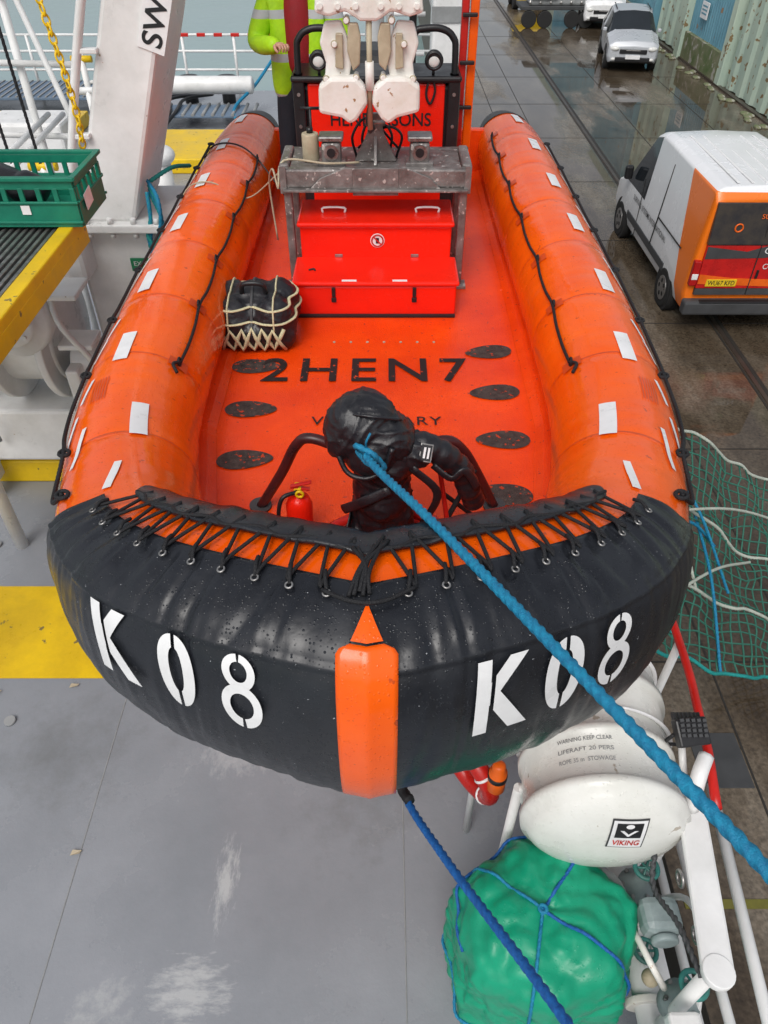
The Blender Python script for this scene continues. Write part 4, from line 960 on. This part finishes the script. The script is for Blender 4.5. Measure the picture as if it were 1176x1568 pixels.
for (x,y,z) in((1.13,1.32,-3.3),(1.20,.88,-3.30),(1.08,.72,-3.50),(1.17,1.12,-3.7)):
    lathe('valve_body',[(0,.05),(.04,.075),(.12,.08),(.16,.045),(.24,.026),(.30,.026)],(x,y,z-.3),(0,0,1),m_gyel,vv,20)
    torus('handwheel',(x,y,z+.02),.048,.011,m_teal2,vv,seg=20)
    for a in(0,60,120):
        cyl('spoke',(x-.045*math.cos(R(a)),y-.045*math.sin(R(a)),z+.02),(x+.045*math.cos(R(a)),y+.045*math.sin(R(a)),z+.02),.006,m_teal2,vv,seg=8)
    for k in range(6):
        a=k*math.pi/3;cyl('bolt',(x+.065*math.cos(a),y+.065*math.sin(a),z-.18),(x+.065*math.cos(a),y+.065*math.sin(a),z-.145),.009,m_steel,vv,seg=6)
cyl('manifold_pipe',(1.14,.5,-3.75),(1.16,1.6,-3.75),.06,m_white,vv)
cyl('manifold_pipe',(1.08,.72,-3.8),(1.3,.72,-3.8),.05,m_white,vv);cyl('manifold_pipe_down',(1.08,.72,-3.8),(1.08,.72,DZ),.05,m_white,vv)
box('pump_motor',(1.13,1.12,-3.28),(.16,.14,.13),m_gyel,vv,.035);cyl('pump_motor_end',(1.13,1.05,-3.28),(1.13,1.02,-3.28),.055,m_gyel,vv,b=.01)
box('junction_box',(1.10,.72,-3.22),(.12,.10,.08),m_white,vv,.015);ell('white_cowl',(1.12,.60,-3.30),(.10,.11,.10),m_white,vv)
for k in range(3):cyl('pipe_flange',(1.14,.62+.3*k,-3.75),(1.14,.65+.3*k,-3.75),.09,m_rust,vv,b=.004)
pipe('small_pipe',[(1.0,.66,-3.5),(1.02,.62,-3.3),(1.10,.58,-3.15),(1.2,.55,-3.5)],.018,m_white,vv)
pipe('small_pipe',[(1.22,1.3,-3.6),(1.27,1.2,-3.3),(1.25,1.0,-3.2),(1.27,.8,-3.6)],.014,m_white,vv)
pipe('small_pipe',[(1.05,1.25,-3.6),(1.03,1.1,-3.35),(1.06,.95,-3.3),(1.12,.9,-3.4)],.014,m_rust,vv)
ell('brass_gauge',(1.09,.95,-3.45),(.035,.035,.035),m_tan,vv)
gn=grp('safety_net',(3,4.2,-4.5))
def netp(u,v):
    a=Vector((1.75,3.05,-4.0)).lerp(Vector((2.30,5.2,-3.55)),v);b_=Vector((4.3,3.75,-5.4)).lerp(Vector((4.7,5.7,-5.0)),v)
    q=a.lerp(b_,u);q.z-=.35*math.sin(math.pi*u)*(.6+.4*math.sin(math.pi*v));q+=Vector((.05*noise.noise(Vector((u*9,v*9,0))),.08*noise.noise(Vector((u*9,v*9,4))),.12*noise.noise(Vector((u*6,v*6,8)))));return q
for i in range(29):pipe('net_cord',[netp(i/28,k/20) for k in range(21)],.0075,m_net,gn,seg=5,res=1)
for i in range(23):pipe('net_cord_cross',[netp(k/20,i/22) for k in range(21)],.0075,m_net,gn,seg=5,res=1)
for v in(0,.3,.62,1):pipe('net_border',[netp(k/16,v)+Vector((0,0,.01)) for k in range(17)],.013,m_teal if v==0 else m_netw,gn,twist=60)
pipe('net_border',[netp(0,k/12) for k in range(13)],.014,m_netw,gn,twist=60)
for a,b_ in(((0,.5),(.7,.8)),((0,.35),(.05,.95)),((.2,.65),(.3,0)),((.05,.2),(.5,.6)),((.02,.8),(.35,.4)),((.1,.1),(.14,.7)),((0,.6),(.2,.3)),((.05,.5),(.3,.55))):
    p_,q_=netp(*a),netp(*b_);mdl=(p_+q_)/2+Vector((0,0,.12));pipe('net_stay',[p_,mdl,q_],.011,random.choice([m_netw,m_netw,m_blue,m_teal]),gn,twist=60)

# ------------------------------------------------------------------ quay, water
QZ=-6.3
def setting_mat(name,c1,c2,c3,scale,pud=.55,dry=.55):
    m=bpy.data.materials.new(name);m.use_nodes=True;nt=m.node_tree;N=nt.nodes;L=nt.links;b=N['Principled BSDF']
    tc=N.new('ShaderNodeTexCoord')
    n=N.new('ShaderNodeTexNoise');n.inputs['Scale'].default_value=scale;n.inputs['Detail'].default_value=8;n.inputs['Roughness'].default_value=.7
    mp=N.new('ShaderNodeMapping');mp.inputs['Scale'].default_value=(1.6,.55,1);L.new(tc.outputs['Object'],mp.inputs[0]);L.new(mp.outputs[0],n.inputs[0])
    r=N.new('ShaderNodeValToRGB');r.color_ramp.elements[0].position=.3;r.color_ramp.elements[0].color=(*c1,1);r.color_ramp.elements[1].position=.7;r.color_ramp.elements[1].color=(*c3,1)
    e=r.color_ramp.elements.new(.5);e.color=(*c2,1);L.new(n.outputs[0],r.inputs[0])
    n2=N.new('ShaderNodeTexNoise');n2.inputs['Scale'].default_value=.35;n2.inputs['Detail'].default_value=6;L.new(mp.outputs[0],n2.inputs[0])
    mr=N.new('ShaderNodeMapRange');mr.inputs[1].default_value=pud-.08;mr.inputs[2].default_value=pud+.02;L.new(n2.outputs[0],mr.inputs[0])
    n5=N.new('ShaderNodeTexNoise');n5.inputs['Scale'].default_value=28;n5.inputs['Detail'].default_value=3;L.new(tc.outputs['Object'],n5.inputs[0])
    mxs=N.new('ShaderNodeMixRGB');mxs.blend_type='OVERLAY';mxs.inputs[0].default_value=.8;L.new(r.outputs[0],mxs.inputs[1]);L.new(n5.outputs[0],mxs.inputs[2])
    mx=N.new('ShaderNodeMixRGB');mx.blend_type='MULTIPLY';mx.inputs[2].default_value=(.5,.47,.43,1);L.new(mr.outputs[0],mx.inputs[0]);L.new(mxs.outputs[0],mx.inputs[1]);L.new(mx.outputs[0],b.inputs['Base Color'])
    m2=N.new('ShaderNodeMapRange');m2.inputs[3].default_value=dry;m2.inputs[4].default_value=.03;L.new(mr.outputs[0],m2.inputs[0]);L.new(m2.outputs[0],b.inputs['Roughness'])
    bp=N.new('ShaderNodeBump');bp.inputs['Distance'].default_value=.02
    inv=N.new('ShaderNodeMath');inv.operation='SUBTRACT';inv.inputs[0].default_value=.8;L.new(mr.outputs[0],inv.inputs[1]);inv.use_clamp=True;L.new(inv.outputs[0],bp.inputs['Strength'])
    n3=N.new('ShaderNodeTexNoise');n3.inputs['Scale'].default_value=12;n3.inputs['Detail'].default_value=6;L.new(tc.outputs['Object'],n3.inputs[0]);L.new(n3.outputs[0],bp.inputs['Height']);L.new(bp.outputs[0],b.inputs['Normal'])
    return m
m_quay=setting_mat('wet_concrete',(.085,.064,.044),(.14,.112,.082),(.22,.19,.15),.9,.47,.27)
quay=grp('quay',(10,20,QZ))
newobj('quay_surface',[(2.35,-300,QZ),(900,-300,QZ),(900,900,QZ),(2.35,900,QZ)],[(0,1,2,3)],m_quay,quay)
box('quay_wall',(2.6,100,-9),(.5,500,5.38),M('quay_concrete',(.16,.15,.13),.8,scale=1,bump=.4),quay,0)
m_joint=M('joint_dark',(.03,.026,.022),.6,scale=3,bump=.3);m_rail=M('rail_steel',(.14,.11,.09),.35,metal=.7,scale=3)
box('crane_rail',(5.80,60,QZ+.004),(.07,300,.02),m_rail,quay,0);box('rail_groove',(5.88,60,QZ+.002),(.07,300,.008),m_joint,quay,0);box('rail_groove',(5.73,60,QZ+.002),(.04,300,.008),m_joint,quay,0)
for x in(3.35,4.3,7.35,9.6):box('slab_joint',(x,60,QZ+.001),(.022,300,.006),m_joint,quay,0)
y=1
while y<75:
    box('slab_joint_cross',(6.4,y,QZ+.001),(8.0,.022,.0058),m_joint,quay,0);y+=3.6
box('manhole_cover',(3.1,3.5,QZ+.005),(.45,.55,.012),m_dgrey,quay,.003)
box('moss_strip',(3.05,2.25,QZ+.004),(1.3,.07,.012),M('moss',(.16,.15,.03),.9,scale=20),quay,0)
newobj('water',[(-1500,-800,-9.2),(2.4,-800,-9.2),(2.4,1800,-9.2),(-1500,1800,-9.2)],[(0,1,2,3)],M('harbour_water',(.26,.36,.35),.15,c2=(.21,.31,.31),scale=.2,bump=.5,bscale=1.5),None)
wh=grp('warehouse',(13,35,QZ))
m_cream=M('cream_green_paint',(.48,.56,.45),.55,c2=(.34,.45,.38),scale=1.2,speck=(.22,.15,.07),speckscale=4,speckth=.62,streak=(1,1,.35))
m_bluec=M('blue_cladding',(.15,.33,.41),.5,c2=(.10,.24,.31),scale=1.5,speck=(.25,.15,.08),speckscale=4,speckth=.68,streak=(1,1,.3))
m_moss=M('mossy_plinth',(.24,.22,.15),.8,c2=(.08,.13,.04),scale=2,bump=.5,bscale=15,speck=(.34,.33,.28),speckscale=4,speckth=.58)
def corr(name,x,y0,y1,z0,z1,mat,pitch=.2,dep=.05):
    V=[];F=[];y=y0;i=0
    while y<y1:
        o_=dep if (i//2)%2 else 0
        V+=[(x+o_,y,z0),(x+o_,y,z1)];i+=1;y+=pitch*(.32 if i%2 else .18)
    for k in range(len(V)//2-1):F.append((2*k,2*k+1,2*k+3,2*k+2))
    newobj(name,V,F,mat,wh)
box('wall_mass',(17.2,42,QZ+3.6),(11,60,7.2),m_cream,wh,0)
corr('door_leaf',11.5,16,28.4,QZ+.05,QZ+6.5,m_cream,.9,.08)
box('door_post',(11.5,28.55,QZ+3.2),(.35,.4,6.4),m_cream,wh,.02)
box('plinth',(11.55,30.8,QZ+.45),(.35,4.1,.9),m_moss,wh,.02)
corr('cladding_blue',11.5,28.8,32.9,QZ+.9,QZ+6.5,m_bluec,.22,.04)
box('door_post',(11.45,33.1,QZ+3.2),(.4,.5,6.4),m_cream,wh,.02)
corr('door_leaf',11.55,33.3,37.0,QZ+.05,QZ+6.5,m_cream,.9,.08)
box('door_post',(11.5,37.2,QZ+3.2),(.4,.4,6.4),m_bluec,wh,.02)
corr('cladding_blue',11.5,37.4,60,QZ+.6,QZ+6.5,m_bluec,.22,.04);box('plinth',(11.55,48.8,QZ+.3),(.3,22.8,.6),m_moss,wh,.02)
box('door_rail',(11.38,27,QZ+.03),(.14,22,.06),m_rail,wh,0)
box('wall_sign',(11.40,31.4,QZ+1.75),(.03,.7,.5),m_wclean,wh,.005)
for k in range(3):box('wall_sign_line',(11.382,31.4,QZ+1.87-.11*k),(.006,.5,.05),m_bluec,wh,0)
for k in range(30):
    x=11.25-random.random()*.35;y=22+random.random()*14;ell('weed_clump',(x,y,QZ+.02),(.08+.1*random.random(),.2,.05),m_moss,wh,u=8,v=6)

# ------------------------------------------------------------------ vehicles
def vehicle(name,loc,rz,ST,mats,wheels,wr_,ww,glass):
    e=grp(name,loc);V=[];F=[];fm=[]
    for (y,zb,zm,zr,w,wt) in ST:
        h=[(0,zb),(w*.93,zb),(w,zb+(zm-zb)*.35),(w*.985,zm),(wt,zr-.07),(wt-.13,zr),(0,zr+.03)]
        row=h+[(-a,b) for a,b in reversed(h[1:6])]
        for a,b in row:V.append((a,y,b))
    n=12
    for i in range(len(ST)-1):
        for k in range(n):
            F.append((i*n+k,i*n+(k+1)%n,(i+1)*n+(k+1)%n,(i+1)*n+k))
            mi=0
            if k in(3,8) and glass[i] in('s','sw','w'):mi=1
            if k in(4,5,6,7) and glass[i] in('w','sw'):mi=1
            if k in(0,n-1):mi=2
            fm.append(mi)
    F.append(tuple(range(n-1,-1,-1)));fm.append(0);F.append(tuple((len(ST)-1)*n+k for k in range(n)));fm.append(0)
    def add(o):
        o.parent=e;o.matrix_parent_inverse=Matrix.Identity(4)
        return o
    e.rotation_euler=(0,0,R(rz))
    o=add(newobj('body',V,F,mats,None,False,fm));bev(o,.035,3,18)
    bm=bmesh.new();bm.from_mesh(o.data);bmesh.ops.recalc_face_normals(bm,faces=bm.faces);bm.to_mesh(o.data);bm.free()
    o.data.polygons.foreach_set('use_smooth',[True]*len(o.data.polygons))
    o.modifiers.new('wn','WEIGHTED_NORMAL')
    for y in wheels:
        for sg in(-1,1):
            add(cyl('wheel_arch',(sg*(ww-.18),y,wr_+.02),(sg*(ww+.012),y,wr_+.02),wr_+.07,m_dark,None,seg=32))
            add(cyl('tyre',(sg*(ww-.2),y,wr_),(sg*(ww+.03),y,wr_),wr_,m_tyre,None,seg=32,b=.03))
            add(cyl('rim',(sg*(ww+.02),y,wr_),(sg*(ww+.036),y,wr_),wr_*.62,m_steel,None,seg=24))
            for k in range(5):
                a=k*2*math.pi/5;add(cyl('rim_hole',(sg*(ww+.03),y+.36*wr_*math.cos(a),wr_+.36*wr_*math.sin(a)),(sg*(ww+.039),y+.36*wr_*math.cos(a),wr_+.36*wr_*math.sin(a)),wr_*.12,m_dark,None,seg=10))
    return e,add
m_van=M('van_paint_white_orange',(.78,.79,.80),.25,c2=(.73,.74,.75),scale=1,coat=.3)
nt=m_van.node_tree;N=nt.nodes;L=nt.links;b=N['Principled BSDF'];src=b.inputs['Base Color'].links[0].from_socket
tc=N.new('ShaderNodeTexCoord');sx_=N.new('ShaderNodeSeparateXYZ');L.new(tc.outputs['Object'],sx_.inputs[0])
m1=N.new('ShaderNodeMath');m1.operation='MULTIPLY_ADD';m1.inputs[1].default_value=-.42;m1.inputs[2].default_value=0;L.new(sx_.outputs['Z'],m1.inputs[0])
m2=N.new('ShaderNodeMath');m2.operation='ADD';L.new(m1.outputs[0],m2.inputs[0]);L.new(sx_.outputs['Y'],m2.inputs[1])
m3=N.new('ShaderNodeMath');m3.operation='LESS_THAN';m3.inputs[1].default_value=.22;L.new(m2.outputs[0],m3.inputs[0])
m4=N.new('ShaderNodeMath');m4.operation='LESS_THAN';m4.inputs[1].default_value=2.30;L.new(sx_.outputs['Z'],m4.inputs[0])
m5=N.new('ShaderNodeMath');m5.operation='MULTIPLY';L.new(m3.outputs[0],m5.inputs[0]);L.new(m4.outputs[0],m5.inputs[1])
mx=N.new('ShaderNodeMixRGB');mx.inputs[2].default_value=(.85,.18,.01,1);L.new(m5.outputs[0],mx.inputs[0]);L.new(src,mx.inputs[1]);L.new(mx.outputs[0],b.inputs['Base Color'])
VS=[(0,.42,1.15,2.2,.97,.88),(.10,.35,1.15,2.36,1.0,.90),(2.4,.33,1.15,2.38,1.0,.90),(2.95,.33,1.15,2.36,1.0,.89),(3.35,.33,1.15,2.25,1.0,.86),(4.25,.33,1.15,1.32,1.0,.88),(4.85,.33,.95,1.05,.97,.86),(5.1,.35,.7,.82,.88,.80)]
van,va=vehicle('delivery_van',(5.98,11.55,QZ),0,VS,[m_van,m_glass,m_dgrey],(.95,4.2),.34,.98,['','','','s','w','',''])
va(box('rear_bumper',(0,-.06,.48),(1.98,.20,.24),m_dgrey,None,.04));va(box('rear_bumper_step',(0,-.12,.60),(1.5,.10,.03),m_black,None,.01))
m_wr=M('van_wrap_red',(.60,.015,.012),.3,c2=(.38,.010,.010),scale=2.5)
va(box('rear_door_wrap',(0,-.03,1.16),(1.70,.06,.72),m_wr,None,.01))
va(prism('rear_door_wrap_swoosh',[(-.84,0),(.84,-.06),(.84,.06),(.2,.08),(-.3,.10),(-.84,.16)],(0,-.064,.88),(1,0,0),(0,0,1),.006,m_orange,None,0))
va(prism('rear_door_wrap_dark',[(-.84,0),(-.84,.2),(-.2,.12),(.4,.30),(.84,.34),(.84,.12),(.1,.02)],(0,-.0635,1.30),(1,0,0),(0,0,1),.006,m_dgrey,None,0))
va(box('rear_window',(0,-.008,1.85),(1.72,.10,.64),M('van_wrap_dark',(.025,.025,.03),.15,c2=(.06,.05,.04),scale=5),None,.01,(-4,0,0)))
va(box('rear_lower',(0,-.03,.74),(1.7,.06,.11),m_dgrey,None,.005))
va(box('door_split',(.0,-.067,1.3),(.015,.01,1.2),m_dark,None,0))
va(box('number_plate',(-.46,-.068,.90),(.50,.014,.12),m_label,None,.003))
va(text('plate_text','WU67 KFD',(-.46,-.077,.90),(1,0,0),(0,0,1),m_black,None,w=.44,h=.08,off=.01))
va(text('wrap_text','OPEN',(.28,-.070,1.44),(1,0,0),(0,0,1),m_wclean,None,w=.4,h=.1));va(text('wrap_text','COURSES',(.38,-.070,1.18),(1,0,0),(0,0,1),m_wclean,None,w=.5,h=.09))
va(text('wrap_text','SURVIVAL',(.1,-.072,1.98),(1,0,0),(0,.07,1),m_orange,None,w=.5,h=.07))
va(torus('wrap_logo',(-.45,-.066,1.8),.06,.012,m_orange,None,axis='Y'));va(torus('wrap_logo',(.3,-.066,1.75),.06,.012,m_dgreen,None,axis='Y'))
m_tl=M('tail_lamp_red',(.45,.01,.01),.15)
for sg in(-1,1):
    va(box('tail_lamp',(sg*.915,-.02,1.05),(.12,.10,.42),m_tl,None,.02));va(box('tail_lamp_white',(sg*.915,-.026,1.0),(.10,.10,.10),m_wclean,None,.01))
    va(box('side_rubbing_strip',(sg*1.0,2.45,.62),(.03,2.6,.14),m_dgrey,None,.01))
    va(box('side_mirror',(sg*1.08,3.95,1.35),(.16,.12,.26),m_black,None,.04))
    va(box('sliding_door_line',(sg*.975,2.0,1.4),(.02,.012,1.4),m_dark,None,0,(0,sg*-5,0)));va(box('door_line',(sg*1.0,3.1,.95),(.012,.012,1.1),m_dark,None,0))
    va(box('slide_rail',(sg*1.0,1.3,1.2),(.012,1.4,.02),m_dark,None,0))
for k in range(6):va(box('roof_rib',(-.55+.22*k,1.4,2.392),(.04,2.4,.016),m_wclean,None,.006))
va(box('door_handle',(.08,-.07,1.05),(.04,.02,.14),m_black,None,.005))
va(text('side_lettering','SURVIVAL SYSTEMS INTERNATIONAL',(-1.006,2.45,1.02),(0,-1,0),(0,0,1),m_dgrey,None,w=2.2,h=.10,off=.01))
CS=[(0,.35,.72,.80,.80,.72),(.12,.28,.85,.95,.88,.78),(.95,.25,.98,1.08,.91,.80),(1.25,.25,1.0,1.12,.91,.78),(2.0,.25,1.02,1.60,.91,.68),(3.4,.25,1.02,1.62,.91,.68),(4.1,.28,1.02,1.25,.88,.72),(4.25,.4,.9,1.0,.82,.70)]
for k_,(cn,cx_,cy_,pm,rz_) in enumerate((('parked_car',8.85,30.4,m_silver,-9),('parked_car',9.6,38.4,m_wclean,-9))):
    st_=CS if k_==0 else [(a,b_,c_+.1,d_+.25 if d_>1.3 else d_+.1,e_,f_) for a,b_,c_,d_,e_,f_ in CS]
    car,ca=vehicle(cn,(cx_,cy_,QZ),rz_,st_,[pm,m_glass,m_dgrey],(.8,3.4),.34,.90,['','','','w','s','sw',''])
    ca(box('grille',(0,-.012,.66),(.95,.04,.14),m_black,None,.02));ca(box('lower_intake',(0,.0,.42),(1.2,.12,.14),m_black,None,.02));ca(box('chrome_bar',(0,-.03,.70),(.5,.03,.025),m_steel,None,.005))
    ca(box('number_plate',(0,-.05,.50),(.5,.12,.11),m_wclean,None,.003))
    for sg in(-1,1):
        ca(ell('headlamp',(sg*.66,.04,.74),(.17,.09,.08),m_lens,None,(0,0,sg*15)));ca(ell('fog_lamp',(sg*.66,-.0,.42),(.08,.05,.05),m_lens,None));ca(box('door_mirror',(sg*.97,1.55,1.08),(.14,.10,.12),pm,None,.03))
        ca(cyl('roof_rail',(sg*.6,2.1,1.64),(sg*.6,3.3,1.66),.018,m_black,None))
        ca(box('pillar',(sg*.80,2.75,1.3),(.05,.07,.60),pm,None,.01,(0,sg*-21,0)))
tr=grp('flatbed_trailer',(8.0,38.5,QZ))
box('bed',(7.6,39.6,QZ+.75),(3.2,1.6,.15),m_dgrey,tr,.02);box('load',(7.7,39.6,QZ+1.1),(2.6,1.3,.55),m_sgrey,tr,.08);box('load_tarp',(7.0,39.3,QZ+1.3),(1.2,1.0,.5),m_dgrey,tr,.12)
for x in(6.4,7.1,8.3,8.9):cyl('wheel',(x,38.78,QZ+.33),(x,38.98,QZ+.33),.33,m_tyre,tr,b=.03)
for k in range(6):cyl('load_tube',(6.4+.45*k,38.9,QZ+.9),(6.6+.45*k,40.2,QZ+1.45),.06,m_steel,tr)
yb=grp('yellow_plant_machine',(7.2,47,QZ))
box('chassis',(7.2,44.6,QZ+.6),(1.6,2.2,.6),m_yel,yb,.08);box('cab',(7.2,45,QZ+1.5),(1.3,1.1,1.3),m_glass,yb,.08)
for x in(6.5,7.9):
    for y in(43.9,45.4):cyl('wheel',(x-.15,y,QZ+.4),(x+.15,y,QZ+.4),.4,m_tyre,yb,b=.04)

for o in list(S.objects):
    if o.parent is None:o.location.z+=ZOFF
cd=bpy.data.cameras.new('camera');cam=bpy.data.objects.new('camera',cd);S.collection.objects.link(cam)
cd.sensor_fit='VERTICAL';cd.sensor_height=36;cd.sensor_width=27;cd.lens=26;cd.clip_end=5000;cd.clip_start=.05
cam.location=(0,0,ZOFF);cam.rotation_euler=(R(90-42.4),0,0);S.camera=cam
w=bpy.data.worlds.new('World');S.world=w;w.use_nodes=True;nt=w.node_tree;N=nt.nodes;L=nt.links
AZ=200;EL=52
bg=N['Background'];sk=N.new('ShaderNodeTexSky');sk.sky_type='NISHITA';sk.sun_disc=False;sk.sun_elevation=R(EL);sk.sun_rotation=R(AZ);sk.air_density=1;sk.dust_density=4;sk.ozone_density=1
hs=N.new('ShaderNodeHueSaturation');hs.inputs['Saturation'].default_value=.35
L.new(sk.outputs[0],hs.inputs['Color']);L.new(hs.outputs[0],bg.inputs[0]);bg.inputs[1].default_value=.15
sl_=bpy.data.lights.new('sun','SUN');sl_.energy=1.2;sl_.angle=R(30);sl_.color=(1,.98,.95);so_=bpy.data.objects.new('sun',sl_);S.collection.objects.link(so_)
az=R(AZ);el=R(EL)
d=Vector((math.sin(az)*math.cos(el),math.cos(az)*math.cos(el),math.sin(el)))
so_.rotation_euler=d.to_track_quat('Z','Y').to_euler();so_.location=(0,0,30)
S.view_settings.view_transform='Standard';S.view_settings.look='None';S.view_settings.exposure=0;S.view_settings.gamma=1
